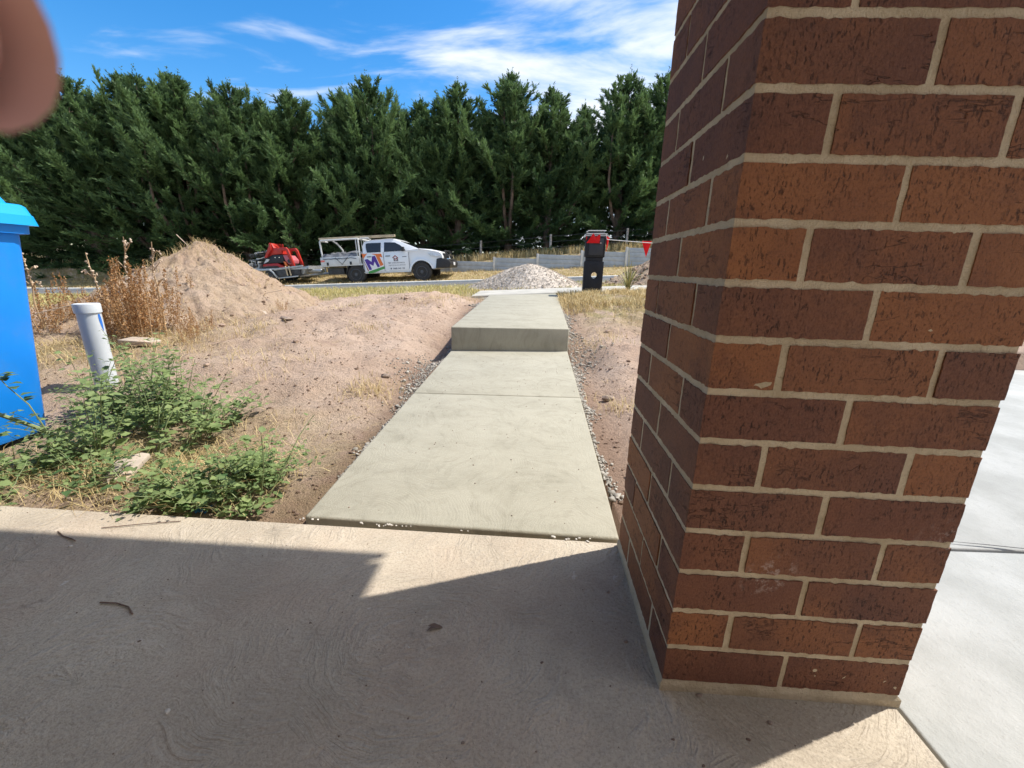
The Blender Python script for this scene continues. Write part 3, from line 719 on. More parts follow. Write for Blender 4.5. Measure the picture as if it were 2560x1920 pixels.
tag(npmesh('clods', v_, f_, M['ground'], mound, False, {'grassy': np.zeros(len(v_)), 'damp': np.full(len(v_), 0.55)}), kind='stuff')
q = scatter_on(SP, SPROF, 700, 9, 0.05); sz = np.random.default_rng(10).uniform(0.01, 0.05, len(q))
v_, f_ = rocks_np(q - np.array(spile.location), sz, 11)
tag(npmesh('clods', v_, f_, M['ground'], spile, False, {'grassy': np.zeros(len(v_)), 'damp': np.full(len(v_), 0.6)}), kind='stuff')

# concrete spill along the path's sides
def spill():
    rg = np.random.default_rng(21); P = []; Z = []
    for side, n in ((-1, 4500), (1, 5000)):
        y = rg.uniform(1.5, 7.0, n); w = 0.015 + 0.11 * np.clip(fbm(y * 1.7, y * 0 + side, 23, 3) + 0.08, 0, 1)
        w = w + 0.13 * np.exp(-((y - (3.2 if side < 0 else 3.9)) / 0.55) ** 2)
        d = np.abs(rg.normal(0, 1, n)) * w
        x = (-0.735 + 0.006 * (y - 1.2)) - d if side < 0 else (0.31 + 0.006 * (y - 1.2)) + d
        keep = (d < 0.42) & ((side < 0) | (x < 0.79)); x = x[keep]; y = y[keep]; d = d[keep]
        P.append(np.stack([x, y, terr(x, y) + 0.006], 1)); Z.append(rg.uniform(0.002, 0.0085, len(x)) * np.where(rg.random(len(x)) < 0.05, 2.6, 1))
    P = np.concatenate(P); v, f = rocks_np(P, np.concatenate(Z), 22)
    tag(npmesh('concrete_spill', v, f, M['slurry'], None, False), 'grey concrete spill crumbled along both edges of the new path', 'rubble', kind='stuff')
    # sandy crumbs over the lot
    n = 9000; x = rg.uniform(-5.5, 2.6, n); y = 1.25 + 6.2 * rg.random(n) ** 1.4
    ok = ((x < -0.76) | (x > 0.34)) & ~((x > 0.78) & (y < 3.95)); x = x[ok]; y = y[ok]
    P = np.stack([x, y, terr(x, y) + 0.002], 1); v, f = rocks_np(P, rg.uniform(0.002, 0.009, len(x)) * np.where(rg.random(len(x)) < 0.05, 2.2, 1), 25)
    tag(npmesh('soil_crumbs', v, f, M['ground'], None, False, {'grassy': np.zeros(len(v)), 'damp': np.full(len(v), 0.7)}), 'small sandy crumbs lying over the bare soil', 'crumbs', kind='stuff')
spill()

# ------------------------------------------------------------------ grass (uncountable)
def blades(name, P, hgt, wid, lean, mat_, seed, label, flat=False, cat='grass'):
    rg = np.random.default_rng(seed); n = len(P)
    a = rg.uniform(0, 2 * pi, n); d = np.stack([np.cos(a), np.sin(a)], 1)
    s = np.stack([-d[:, 1], d[:, 0]], 1)
    h = np.asarray(hgt) * rg.uniform(0.5, 1.25, n); ln = rg.uniform(lean[0], lean[1], n)
    w = np.asarray(wid) * rg.uniform(0.6, 1.3, n)
    if flat:
        z = rg.uniform(0.003, 0.02, n); m1 = P + np.concatenate([d * (h * 0.5)[:, None] + s * (h * rg.normal(0, 0.12, n))[:, None], z[:, None]], 1); tp = P + np.concatenate([d * h[:, None], (z * rg.uniform(0, 2, n))[:, None]], 1)
        P = P + np.array([0, 0, 0.003])
    else:
        m1 = P + np.concatenate([d * (h * ln * 0.35)[:, None], (h * 0.6)[:, None]], 1)
        tp = P + np.concatenate([d * (h * ln)[:, None], (h * (1 - 0.25 * ln))[:, None]], 1)
    so = np.concatenate([s * w[:, None], np.zeros((n, 1))], 1)
    V = np.stack([P - so, P + so, m1 + so * 0.8, m1 - so * 0.8, tp], 1).reshape(-1, 3)
    b = np.arange(n) * 5
    F = np.concatenate([np.stack([b, b + 1, b + 2], 1), np.stack([b, b + 2, b + 3], 1), np.stack([b + 3, b + 2, b + 4], 1)])
    tint = np.repeat(np.clip(rg.normal(0.55, 0.28, n), 0, 1), 5)
    o = npmesh(name, V, F, mat_, None, False, {'tint': tint})
    return tag(o, label, cat, kind='stuff')
def pts(n, x0, x1, y0, y1, seed, mask=None):
    rg = np.random.default_rng(seed); x = rg.uniform(x0, x1, n); y = rg.uniform(y0, y1, n)
    if mask is not None:
        k = rg.random(n) < mask(x, y); x = x[k]; y = y[k]
    return np.stack([x, y, terr(x, y) - 0.004], 1)
patch = lambda x, y, s, f=1.3: sstep(-0.25, 0.3, fbm(x * f, y * f, s, 3))
blades('dry_grass_patch', pts(40000, 0.36, 4.2, 4.4, 7.5, 101, lambda x, y: sstep(4.6, 6.0, y + 0.6 * fbm(x * 1.3, y * 1.3, 102, 2)) * patch(x, y, 103) * (1 - sstep(6.9, 7.1, y) * (x > 0.8) * 0.0)), 0.105, 0.0030, (0.3, 1.6), M['straw'], 104, 'golden dry grass between the path and the brick pillar')
blades('verge_grass', pts(42000, -16, 3.4, 7.0, 11.78, 111, lambda x, y: np.where((x > -1.0) & (y < 8.45), 0, sstep(6.9, 7.5, y + 0.4 * fbm(x, y, 112, 2))) * (0.35 + 0.65 * patch(x, y, 113)) * np.where(((x + 0.15) / 1.3) ** 2 + ((y - 9.7) / 1.0) ** 2 < 1, 0.05, 1)), 0.09, 0.0045, (0.2, 1.2), M['verge'], 114, 'patchy yellow green grass on the near side of the road')
blades('far_verge_grass', pts(30000, -22, 8, 17.2, 20.35, 121, lambda x, y: 0.25 + 0.75 * patch(x, y, 122)), 0.12, 0.008, (0.2, 1.2), M['straw'], 123, 'dry grass around the parked vehicles on the far side of the road')
blades('bank_grass', pts(30000, -24, 9, 20.5, 25.5, 131, lambda x, y: 0.2 + 0.8 * patch(x, y, 132)), 0.42, 0.010, (0.15, 0.9), M['straw'], 133, 'tall dead grass on the bank behind the retaining wall')
# straw lying on the bare soil
blades('straw_litter', pts(7000, -5.0, 2.4, 1.25, 7.0, 141, lambda x, y: np.where((x > -0.77) & (x < 0.36), 0, 1) * np.where((x > 0.77) & (y < 3.95), 0, 1) * (0.12 + 0.88 * patch(x, y, 142, 1.0) ** 2)), 0.11, 0.0016, (0, 1), M['straw'], 143, 'loose straw lying over the sandy soil', True, 'straw')
blades('weed_bed_straw', pts(15000, -2.9, -0.90, 1.22, 2.3, 151, lambda x, y: np.exp(-(((x + 1.55) / 0.48) ** 2 + ((y - 1.5) / 0.32) ** 2)) * 0.65), 0.075, 0.0012, (0.8, 2.6), M['straw'], 152, 'matted dry grass under the green weeds', False, 'grass')
blades('brown_grass_bed', pts(6000, -5.0, -2.5, 2.4, 4.4, 161, lambda x, y: np.exp(-(((x + 3.5) / 0.9) ** 2 + ((y - 3.2) / 0.7) ** 2)) * 1.1), 0.10, 0.0016, (0.6, 2.4), M['straw'], 162, 'matted dead grass around the brown seeding weeds', False, 'grass')
def mound_straw():
    rg = np.random.default_rng(171); idx = rg.choice(np.where(MPROF > 0.03)[0], 3600)
    P = MP[idx] + rg.normal(0, 0.03, (3600, 3)) * np.array([1, 1, 0.1]); k = rg.random(3600) < patch(P[:, 0], P[:, 1], 172, 1.8) + 0.12
    blades('mound_straw', P[k], 0.085, 0.0014, (0.5, 2.4), M['straw'], 173, 'dead grass roots and straw poking out of the sand mound', False, 'straw')
mound_straw()
def tufts():
    rg = np.random.default_rng(181); P = []
    for (x, y, n, r) in ((-1.02, 2.55, 220, 0.09), (-1.55, 3.9, 90, 0.08), (-2.4, 3.6, 120, 0.1), (-1.3, 5.2, 200, 0.2), (-1.0, 6.3, 320, 0.3), (0.62, 4.1, 160, 0.15), (0.55, 2.6, 90, 0.08), (-2.9, 4.2, 130, 0.1), (-2.1, 4.9, 120, 0.15), (-1.9, 2.9, 160, 0.2), (-3.1, 2.9, 200, 0.3)):
        p = rg.normal(0, r, (n, 2)) + np.array([x, y]); P.append(np.stack([p[:, 0], p[:, 1], terr(p[:, 0], p[:, 1])], 1))
    blades('dry_tufts', np.concatenate(P), 0.075, 0.0016, (0.4, 1.8), M['straw'], 182, 'small dry grass tufts dotted over the sand', False, 'grass')
tufts()

# ------------------------------------------------------------------ trees
def leaflets(pos, dr, side, L, W, tint):
    """one narrow triangle-pair per leaflet: (n,3) arrays"""
    b0 = pos - side * W[:, None] * 0.5; b1 = pos + side * W[:, None] * 0.5
    mid = pos + dr * (L * 0.45)[:, None]; tip = pos + dr * L[:, None]
    m0 = mid - side * W[:, None] * 0.6; m1 = mid + side * W[:, None] * 0.6
    return np.stack([b0, b1, m1, tip, m0], 1), tint
def unit(a): return a / (np.linalg.norm(a, axis=-1, keepdims=True) + 1e-9)
def make_crown(seed, H, R, z0=0.05, leaders=3, nb=210, sweep=(0, 0)):  # H height, R radius, z0 lowest branch
    rg = np.random.default_rng(seed); POS = []; DIR = []; SID = []; LL = []; WW = []; TT = []
    stems = [(0.0, 0.0, H, R, nb, z0)]
    for k in range(leaders):
        a = rg.uniform(0, 2 * pi); d = rg.uniform(0.7, 1.7)
        stems.append((d * cos(a), d * sin(a), H * rg.uniform(0.74, 0.97), R * 0.27, int(nb * 0.26), rg.uniform(0.42, 0.6)))
    lines = []
    for (sx, sy, sh, sr, n, lo) in stems:
        for i in range(n):
            t = lo + (1 - lo) * (i + rg.random()) / n
            z = sh * t
            prof = min(1.0, (1 - t) ** 0.85 * 1.45 + 0.01) * (0.85 + 0.15 * min(1, t / 0.25))
            L = sr * prof * rg.uniform(0.55, 1.2) + 0.07
            a = rg.uniform(0, 2 * pi); plume = rg.random() < 0.3; L = L * (1.28 if plume else 0.86); e0 = radians(rg.uniform(-10, 22)) + t * 0.5 - 0.75 * max(0, 1 - t / 0.22); e1 = e0 + radians(rg.uniform(20, 55))
            tw = rg.uniform(-0.4, 0.4)
            m = max(3, int(L / 0.22)); P = [np.array([sx * min(1, t / 0.4), sy * min(1, t / 0.4), z])]
            for j in range(m):
                f = j / m; e = e0 + (e1 - e0) * f; aa = a + tw * f
                P.append(P[-1] + (L / m) * np.array([cos(e) * cos(aa) + sweep[0] * f, cos(e) * sin(aa) + sweep[1] * f, sin(e)]))
            P = np.array(P)
            lines.append(P[::max(1, m // 3)])
            ns = int(L * 13) + 5
            f = rg.uniform(0.15, 1.0, ns) ** 0.75 * (len(P) - 1.001); ii = f.astype(int); fr = (f - ii)[:, None]
            p = P[ii] * (1 - fr) + P[ii + 1] * fr; d = unit(P[ii + 1] - P[ii])
            sd_ = unit(d + rg.normal(0, 0.34, (ns, 3)) + np.array([0, 0, 0.20]))
            sl = rg.uniform(0.22, 0.50, ns) * (0.65 + 0.35 * prof)
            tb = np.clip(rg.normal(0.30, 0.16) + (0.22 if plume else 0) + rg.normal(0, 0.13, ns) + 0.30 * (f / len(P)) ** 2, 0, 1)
            K = 13
            for k in range(K):
                u = (k + 0.3) / K
                sidev = unit(np.cross(sd_, rg.normal(0, 1, (ns, 3))))
                dd = unit(sd_ + sidev * (0.75 * (1 if k % 2 else -1)) * (1 - 0.5 * u) + rg.normal(0, 0.1, (ns, 3)))
                POS.append(p + sd_ * (sl * u)[:, None]); DIR.append(dd); SID.append(unit(np.cross(dd, rg.normal(0, 1, (ns, 3)))))
                LL.append(rg.uniform(0.13, 0.26, ns) * (1 - 0.35 * u) * (0.6 + 0.4 * min(1, (1 - t) * 4))); WW.append(rg.uniform(0.016, 0.034, ns)); TT.append(np.clip(tb + rg.normal(0, 0.06, ns), 0, 1))
        # leader whip
        ns = 46; zz = sh - 0.9 + 1.5 * rg.random(ns) ** 0.8; p = np.stack([np.full(ns, sx) + rg.normal(0, .03, ns), np.full(ns, sy) + rg.normal(0, .03, ns), zz], 1)
        dd = unit(rg.normal(0, 0.5, (ns, 3)) + np.array([0, 0, 1.0])); POS.append(p); DIR.append(dd); SID.append(unit(np.cross(dd, rg.normal(0, 1, (ns, 3))))); LL.append(np.clip(0.32 - 0.22 * (zz - sh + 0.9), 0.08, 0.4)); WW.append(np.full(ns, .022)); TT.append(np.full(ns, .5))
    V, T = leaflets(np.concatenate(POS), np.concatenate(DIR), np.concatenate(SID), np.concatenate(LL), np.concatenate(WW), np.concatenate(TT))
    n = len(V); b = np.arange(n) * 5
    F = np.concatenate([np.stack([b, b + 1, b + 2], 1), np.stack([b, b + 2, b + 4], 1), np.stack([b + 4, b + 2, b + 3], 1)])
    return V.reshape(-1, 3), F, np.repeat(T, 5), stems, lines
def tree_proto(seed, H, R, z0, leaders, nb, sweep=(0, 0)):
    r = empty('cypress_tree', (0, 0, 0), cat='tree', group='cypress trees in the windbreak row')
    V, F, T, stems, lines = make_crown(seed, H, R, z0, leaders, nb, sweep)
    mb = MB()
    for k, (sx, sy, sh, sr, n, lo) in enumerate(stems):
        w = 0.17 if k == 0 else 0.08
        if k == 0: mb.tube([(0, 0, -0.4), (0.03, 0, 1), (-0.03, 0.03, sh * 0.45), (0, 0, sh * 0.99)], [w * 1.3, w, w * 0.7, 0.012], 8)
        else: mb.tube([(0, 0, sh * 0.12), (sx * 0.6, sy * 0.6, sh * 0.26), (sx, sy, sh * 0.45), (sx, sy, sh * 0.99)], [w, w * 0.9, w * 0.7, 0.01], 6)
    rg = random.Random(seed)
    for P in lines:
        if rg.random() < 0.5 and len(P) > 1: mb.tube([tuple(q) for q in P], [0.022] + [0.010] * (len(P) - 1), 4, False)
    mb.build('trunk', M['bark'], r)
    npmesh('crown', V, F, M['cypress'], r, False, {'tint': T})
    return r
PROTO_T = [(tree_proto(201, 9.0, 3.5, 0.0, 7, 300), 9.0), (tree_proto(202, 9.0, 3.2, 0.0, 8, 290), 9.0), (tree_proto(203, 9.0, 2.7, 0.05, 6, 260), 9.0), (tree_proto(204, 9.0, 3.0, 0.05, 6, 260), 9.0)]
TREES = [  # x, y, apex height above datum, prototype, turn, label
    (-34.5, 25.2, 8.6, 0, 0.3, 'wide cypress leaning into the frame behind the blurred fingertip'),
    (-30.6, 24.9, 8.9, 1, 1.9, 'cypress directly above and behind the blue bin lid'),
    (-26.2, 25.0, 9.2, 0, 2.6, 'cypress rising right beside the blurred fingertip'),
    (-23.0, 24.6, 9.55, 1, 0.4, 'cypress standing behind the tall dead thistle stalks'),
    (-20.3, 25.0, 9.75, 0, 4.4, 'broad cypress above the left flank of the sand mound'),
    (-17.7, 24.6, 9.65, 1, 3.3, 'cypress rising directly behind the peak of the sand mound'),
    (-15.1, 25.0, 9.4, 0, 5.6, 'cypress behind the right slope of the sand mound'),
    (-12.4, 24.5, 9.2, 1, 1.2, 'shorter cypress behind the red loader'),
    (-10.4, 25.4, 9.3, 3, 4.9, 'cypress with a split top behind the tray rack of the white ute'),
    (-8.9, 24.5, 10.05, 0, 0.9, 'cypress with a tall pointed peak above the cab of the white ute'),
    (-6.3, 25.0, 9.25, 3, 2.8, 'lower thin topped cypress above the bonnet of the white ute'),
    (-4.3, 24.6, 9.9, 2, 5.2, 'cypress behind the leftmost visible fence post'),
    (-1.6, 25.0, 10.45, 3, 1.5, 'tall cypress with several narrow tips above the gravel heap'),
    (0.5, 24.7, 9.8, 2, 3.9, 'cypress left of the gap of sky, above the second fence post'),
    (2.2, 25.6, 9.2, 3, 0.2, 'low topped cypress behind the letterbox beside the gap of sky'),
    (4.2, 24.7, 10.5, 2, 2.2, 'tall narrow cypress right of the gap of sky'),
    (6.1, 25.0, 10.6, 3, 4.1, 'cypress with its right half hidden by the brick pillar'),
]
for k_, (x_, t_) in enumerate(((-32.4, 8.2), (-28.5, 8.6), (-24.6, 9.0), (-21.6, 9.2), (-19.0, 9.2), (-16.3, 9.0), (-13.7, 8.7), (-11.3, 8.6), (-7.6, 8.9), (-5.2, 8.7), (-2.9, 9.2), (-0.5, 8.9), (5.2, 9.3))):
    TREES.append((x_, 26.9 if k_ % 2 else 26.2, t_, (k_ + 1) % 4 if x_ > -9 else k_ % 2, k_ * 1.7, 'shorter cypress in the back of the windbreak, filling the notch between two taller tops'))
for k_, x_ in enumerate((8.4, 10.9, 13.6, 16.4)):
    TREES.append((x_, 25.0, 10.6 + 0.2 * (k_ % 2), 2 + k_ % 2, 1.1 + k_ * 2.0, 'cypress continuing the windbreak to the right, out of sight behind the brick pillar'))
used = set()
for x, y, top, pi_, rz, lab in TREES:
    pr, ph = PROTO_T[pi_]; y -= 0.5 + 1.9 * min(1, max(0, (-x - 9) / 6)); top -= 0.75 if x < -11 else 0.55; zb = tz(x, y) - 0.05; s = (top - zb) / ph
    wob = random.uniform(1.10, 1.28)
    if pi_ not in used:
        used.add(pi_); o = pr; o.location = (x, y, zb); o.rotation_euler = (0, 0, rz); o.scale = (s * wob, s * wob, s); o['label'] = lab
    else:
        dup(pr, (x, y, zb), (0, 0, rz), (s * wob, s * wob, s), lab)

# ------------------------------------------------------------------ unseen house wall, added behind the viewpoint to cut ambient sky light
def build_unseen_house():
    r = empty('unseen_house_wall', (0, -1.7, 0), label='unseen dark brick house wall added behind the porch to block sky light', cat='wall')
    mb = MB(); mb.box((-3.1, -0.1, 1.35), (7.8, 0.2, 2.7)); mb.build('wall', M['brick_far'], r)
    mb = MB(); mb.box((4.6, -1.6, 1.35), (7.6, 0.2, 2.7)); mb.build('wall', M['brick_far'], r)
    mb = MB(); mb.box((0.85, -0.85, 1.35), (0.2, 1.3, 2.7)); mb.build('wall', M['brick_far'], r)
M['brick_far'] = mat('house_brick', (0.16, 0.075, 0.052), 0.85, 0.3, 9, 0.5, 40, 0.006)
build_unseen_house()

# ------------------------------------------------------------------ retaining wall
def build_wall():
    y = 20.34
    xs = [4.05 - 2.0 * k for k in range(6)]          # posts
    r = empty('retaining_wall', (0, y, tz(0, 19.9)), label='low grey concrete sleeper wall stepping up beside the road', cat='retaining wall'); oz = r.location.z
    g = lambda x: float(base_z(np.array([x]), np.array([20.3]))[0])
    tops = {}
    for k, x in enumerate(xs + [6.05, 8.05]):
        pass
    segs = [(6.05, 8.05), (4.05, 6.05)] + [(xs[i + 1], xs[i]) for i in range(len(xs) - 1)]
    for (a, b) in segs:
        m_ = (a + b) / 2; t = float(max(1.37 + 0.1 * m_, g(m_) + 0.2)); t = round(t / 0.1) * 0.1 - 0.03
        z = t; n = 0
        while z > g(a) - 0.05 and n < 4:
            mb = MB(); mb.box((m_, 0, z - 0.099 - oz), (1.93, 0.075, 0.194)); mb.build('sleeper', M['sleeper'], r, bevel=0.008)
            z -= 0.2; n += 1
        mb = MB(); h = t + 0.03 - g(a) + 0.2; mb.box((a, -0.01, t + 0.03 - h / 2 - oz), (0.10, 0.13, h)); mb.build('post', M['kerb'], r, bevel=0.006)
build_wall()
def build_fence():
    r = empty('wire_fence', (0, 22.3, tz(0, 22.3)), label='old post and wire fence on the dry bank in front of the trees', cat='fence'); oz = r.location.z
    xs = [0.68 - 3.5 * k for k in range(8)][::-1] + [4.4, 8.0]
    tops = []
    for x in xs:
        z = tz(x, 22.3); w = random.uniform(-0.03, 0.03)
        mb = MB(); mb.tube([(x, 0, z - 0.3 - oz), (x + w, 0, z + 0.98 - oz)], [0.065, 0.058], 9); mb.build('post', M['fencepost'], r)
        tops.append((x + w, z))
    for hh in (0.88, 0.62, 0.36):
        mb = MB(); mb.tube([(x, -0.065, z + hh - oz) for x, z in tops], 0.007, 5); mb.build('wire', M['wire'], r)
build_fence()

# ------------------------------------------------------------------ letterbox and bunting
def build_letterbox():
    X, Y = 0.92, 7.02; z0 = 0.47
    r = empty('letterbox', (X, Y + 0.14, z0), rot=(0, 0, radians(-3)), label='black plastic pillar letterbox with a round newspaper hole at the path end', cat='letterbox')
    # lower column with a round through hole
    w, d, h = 0.30, 0.26, 0.50; zc, rad, cx_ = 0.285, 0.052, 0.02
    mb = MB(); n = 24; vs = []
    def sq(k):
        t = 2 * pi * k / n; c, s_ = cos(t), sin(t); m = max(abs(c), abs(s_)); return (c / m, s_ / m)
    for side in (-1, 1):
        for k in range(n):
            c, s_ = sq(k); vs.append((c * w / 2, side * d / 2, h / 2 + s_ * h / 2))
        for k in range(n):
            t = 2 * pi * k / n; vs.append((cx_ + cos(t) * rad, side * d / 2, zc + sin(t) * rad))
    fs = []
    for k in range(n):
        j = (k + 1) % n
        fs += [(k, j, n + j, n + k), (2 * n + j, 2 * n + k, 3 * n + k, 3 * n + j), (j, k, 2 * n + k, 2 * n + j), (n + k, n + j, 3 * n + j, 3 * n + k)]
    mb.add(vs, fs); mb.build('pillar_base', M['charcoal'], r, bevel=0.006, angle=30)
    mb = MB(); mb.box((0, 0, 0.53), (0.262, 0.226, 0.062)); mb.build('neck', M['charcoal'], r, bevel=0.004)
    mb = MB(); mb.box((0, 0, 0.742), (0.306, 0.27, 0.36)); mb.build('mail_box', M['charcoal'], r, bevel=0.014, seg=3)
    mb = MB(); mb.box((0, 0, 0.934), (0.262, 0.23, 0.03), top=(0.9, 0.88)); mb.build('cap', M['charcoal'], r, bevel=0.005)
    mb = MB(); mb.box((0.01, -0.1375, 0.72), (0.215, 0.012, 0.25)); dr = mb.build('door', M['charcoal2'], r, bevel=0.004)
    mb = MB(); mb.lathe([(0.001, 0.0), (0.014, 0.0), (0.014, 0.012), (0.006, 0.014), (0.001, 0.014)], (0.075, -0.156, 0.775), 14, 'y'); mb.build('lock', M['chrome'], dr)
    # bunting wound round its head and strung to the right
    b = empty('bunting', (X, Y, 1.30), label='white cord of red flags wound around the black letterbox', cat='bunting')
    mb = MB()
    zr = z0 - 1.30
    for zz, ex in ((0.955, 0.137), (0.905, 0.162), (0.88, 0.165)):
        p = [(-ex, -0.0, zz), (ex, -0.0, zz + 0.006), (ex, 0.28, zz + 0.004), (-ex, 0.28, zz), (-ex, -0.0, zz)]
        mb.tube([(a, c, e + zr) for a, c, e in p], 0.0055, 6)
    pts_ = []
    for k in range(14):
        t = k / 13; x = 0.16 + 2.9 * t; pts_.append((x, -0.01 + 0.35 * t, 0.0 - 0.05 * sin(pi * t) + 0.03 * t))
    mb.tube([(0.14, 0, 0.90 + zr), (0.15, -0.005, 0.87 + zr), (0.155, -0.008, 0.01)] + pts_, 0.0055, 6)
    mb.build('cord', M['rope'], b)
    def flag(p, name='flag', cols=6):
        """p: outline corners left-top, right-top, tip; gently rippled cloth"""
        a, c, t = [Vector(q) for q in p]; V = []; F = []; n = 8
        for i in range(n + 1):
            v = i / n; l = a.lerp(t, v); rr = c.lerp(t, v)
            for j in range(5):
                q = l.lerp(rr, j / 4); off = 0.010 * sin(v * 5 + j * 1.3) * (1 - v * 0.3)
                V.append((q.x + off * 0.2, q.y + off, q.z))
        for i in range(n):
            for j in range(4): k = i * 5 + j; F.append((k, k + 1, k + 6, k + 5))
        V2 = [(x, y + 0.0015, z) for x, y, z in V]; m = len(V)
        npmesh(name, np.array(V + V2), np.array(F + [(d + m, cc + m, b_ + m, a_ + m) for a_, b_, cc, d in F]), M['flagred'], b, True, {'tint': np.full(2 * m, 0.5)})
    k0 = (1.633 - X); flag([(k0, 0.07, 0.0), (k0 + 0.155, 0.085, -0.002), (k0 + 0.085, 0.06, -0.245)])
    flag([(-0.15, -0.012, -0.055), (0.05, -0.016, 0.075), (0.05, -0.02, -0.06)])
    flag([(-0.155, -0.018, -0.06), (0.045, -0.024, -0.058), (-0.06, -0.022, 0.085)])
    flag([(0.150, -0.02, 0.05), (0.200, 0.02, 0.03), (0.160, -0.02, -0.19)])
    flag([(-0.165, -0.01, 0.035), (-0.15, -0.03, 0.03), (-0.158, 0.03, -0.03)])
build_letterbox()

def blade_strip(V, F, T, base, a, L, w, up, bend, tint, n=7, twist=0.0):
    """one arching strap leaf"""
    o = len(V); d = Vector((cos(a), sin(a), 0)); s = Vector((-sin(a), cos(a), 0))
    p = Vector(base); el = up
    for i in range(n + 1):
        f = i / n; ww = w * (1 - f ** 2.2) * (0.6 + 0.4 * min(1, f * 4)) + 0.0006
        V += [tuple(p - s * ww), tuple(p + Vector((0, 0, 0.25 * ww))), tuple(p + s * ww)]; T += [tint * (0.7 + 0.6 * f)] * 3
        p = p + (d * cos(el) + Vector((0, 0, sin(el)))) * (L / n); el -= bend / n
    for i in range(n):
        k = o + i * 3; F += [(k, k + 1, k + 4, k + 3), (k + 1, k + 2, k + 5, k + 4)]
def build_flax():
    r = empty('flax_plant', (1.58, 7.5, 0.52), label='spiky green and straw coloured flax plant right of the letterbox', cat='plant')
    V = []; F = []; T = []; rg = random.Random(5)
    for k in range(34):
        a = rg.uniform(0, 2 * pi); blade_strip(V, F, T, (0.02 * cos(a), 0.02 * sin(a), 0), a, rg.uniform(0.25, 0.55), rg.uniform(0.008, 0.014), radians(rg.uniform(55, 86)), rg.uniform(0.2, 1.3), rg.uniform(0.1, 0.8))
    for (a, L, e, bd) in ((0.1, 0.85, 62, 0.1), (0.0, 0.78, 56, 0.15), (3.1, 0.75, 68, 0.5), (3.0, 0.72, 60, 1.2), (1.7, 0.78, 82, 0.2), (0.3, 0.5, 30, 0.6), (3.3, 0.45, 35, 0.7)):
        blade_strip(V, F, T, (0, 0, 0), a, L, 0.010, radians(e), bd, 0.6, 9)
    npmesh('leaves', V, F, M['flax'], r, True, {'tint': np.clip(T, 0, 1)})
build_flax()

# ------------------------------------------------------------------ wheelie bin
def build_bin():
    r = empty('wheelie_bin', (-2.63, 1.63, tz(-2.7, 1.7) - 0.01), rot=(0, 0, radians(182)), label='bright blue wheelie bin with a lighter blue lid at the left edge', cat='bin')
    r.scale = (1.0, 1.0, 1.075)
    def rr(w, d, z, rad, n=5, y=0):
        out = []
        for cx_, cy_, a0 in ((w / 2 - rad, d / 2 - rad, 0), (-w / 2 + rad, d / 2 - rad, 90), (-w / 2 + rad, -d / 2 + rad, 180), (w / 2 - rad, -d / 2 + rad, 270)):
            for k in range(n):
                t = radians(a0 + 90 * k / (n - 1)); out.append((cx_ + rad * cos(t), y + cy_ + rad * sin(t), z))
        return out
    mb = MB(); mb.loft([rr(0.44, 0.50, 0.04, 0.05), rr(0.455, 0.52, 0.06, 0.06), rr(0.50, 0.60, 0.55, 0.06), rr(0.53, 0.66, 0.90, 0.06), rr(0.53, 0.66, 0.905, 0.06), rr(0.575, 0.71, 0.91, 0.06), rr(0.58, 0.72, 0.955, 0.06)])
    body = mb.build('body', M['binblue'], r, angle=40)
    mb = MB(); mb.loft([rr(0.615, 0.76, 0.945, 0.05), rr(0.60, 0.745, 0.985, 0.05), rr(0.592, 0.738, 0.988, 0.05), rr(0.575, 0.72, 1.02, 0.05), rr(0.56, 0.70, 1.028, 0.05), rr(0.52, 0.62, 1.03, 0.05), rr(0.49, 0.56, 1.085, 0.05), rr(0.46, 0.53, 1.095, 0.05)])
    mb.build('lid', M['lidblue'], r, angle=40)
    for sx in (-0.24, 0.24):
        mb = MB(); mb.lathe([(0.03, -0.025), (0.09, -0.025), (0.10, -0.012), (0.10, 0.012), (0.09, 0.025), (0.03, 0.025)], (sx, 0.27, 0.10), 20, 'x'); mb.build('wheel', M['black'], r)
    mb = MB(); mb.tube([(-0.22, 0.40, 0.97), (0.22, 0.40, 0.97)], 0.014, 8); mb.build('handle', M['binblue'], r)
build_bin()

def build_pipe():
    r = empty('standpipe', (-2.62, 2.40, tz(-2.62, 2.40) - 0.02), rot=(0, radians(-2), 0), label='pale capped plastic pipe with a blue paint mark standing in the green weeds', cat='pipe')
    mb = MB(); mb.lathe([(0.056, -0.2), (0.056, 0.50)], n=36); tb = mb.build('tube', M['pvc'], r)
    mb = MB(); mb.lathe([(0.057, 0.482), (0.0625, 0.484), (0.063, 0.530), (0.061, 0.536), (0.056, 0.538), (0.051, 0.534), (0.001, 0.534)], n=36); mb.build('cap', M['pvc'], r, angle=25)
    V = []; F = []   # spray of marking paint, wrapped on the tube
    for i in range(9):
        t = i / 8; w = 0.30 * sin(pi * (0.15 + 0.8 * t)) ** 0.8 * (1 - 0.35 * t)
        for j in range(5):
            a = radians(6) + w * (j / 4 - 0.5) * 1.3 + 0.1 * t; V.append((0.0572 * cos(a), 0.0572 * sin(a), 0.475 - 0.10 * t))
    for i in range(8):
        for j in range(4): k = i * 5 + j; F.append((k, k + 5, k + 6, k + 1))
    npmesh('paint_mark', V, F, M['bluepaint'], tb, True)
build_pipe()

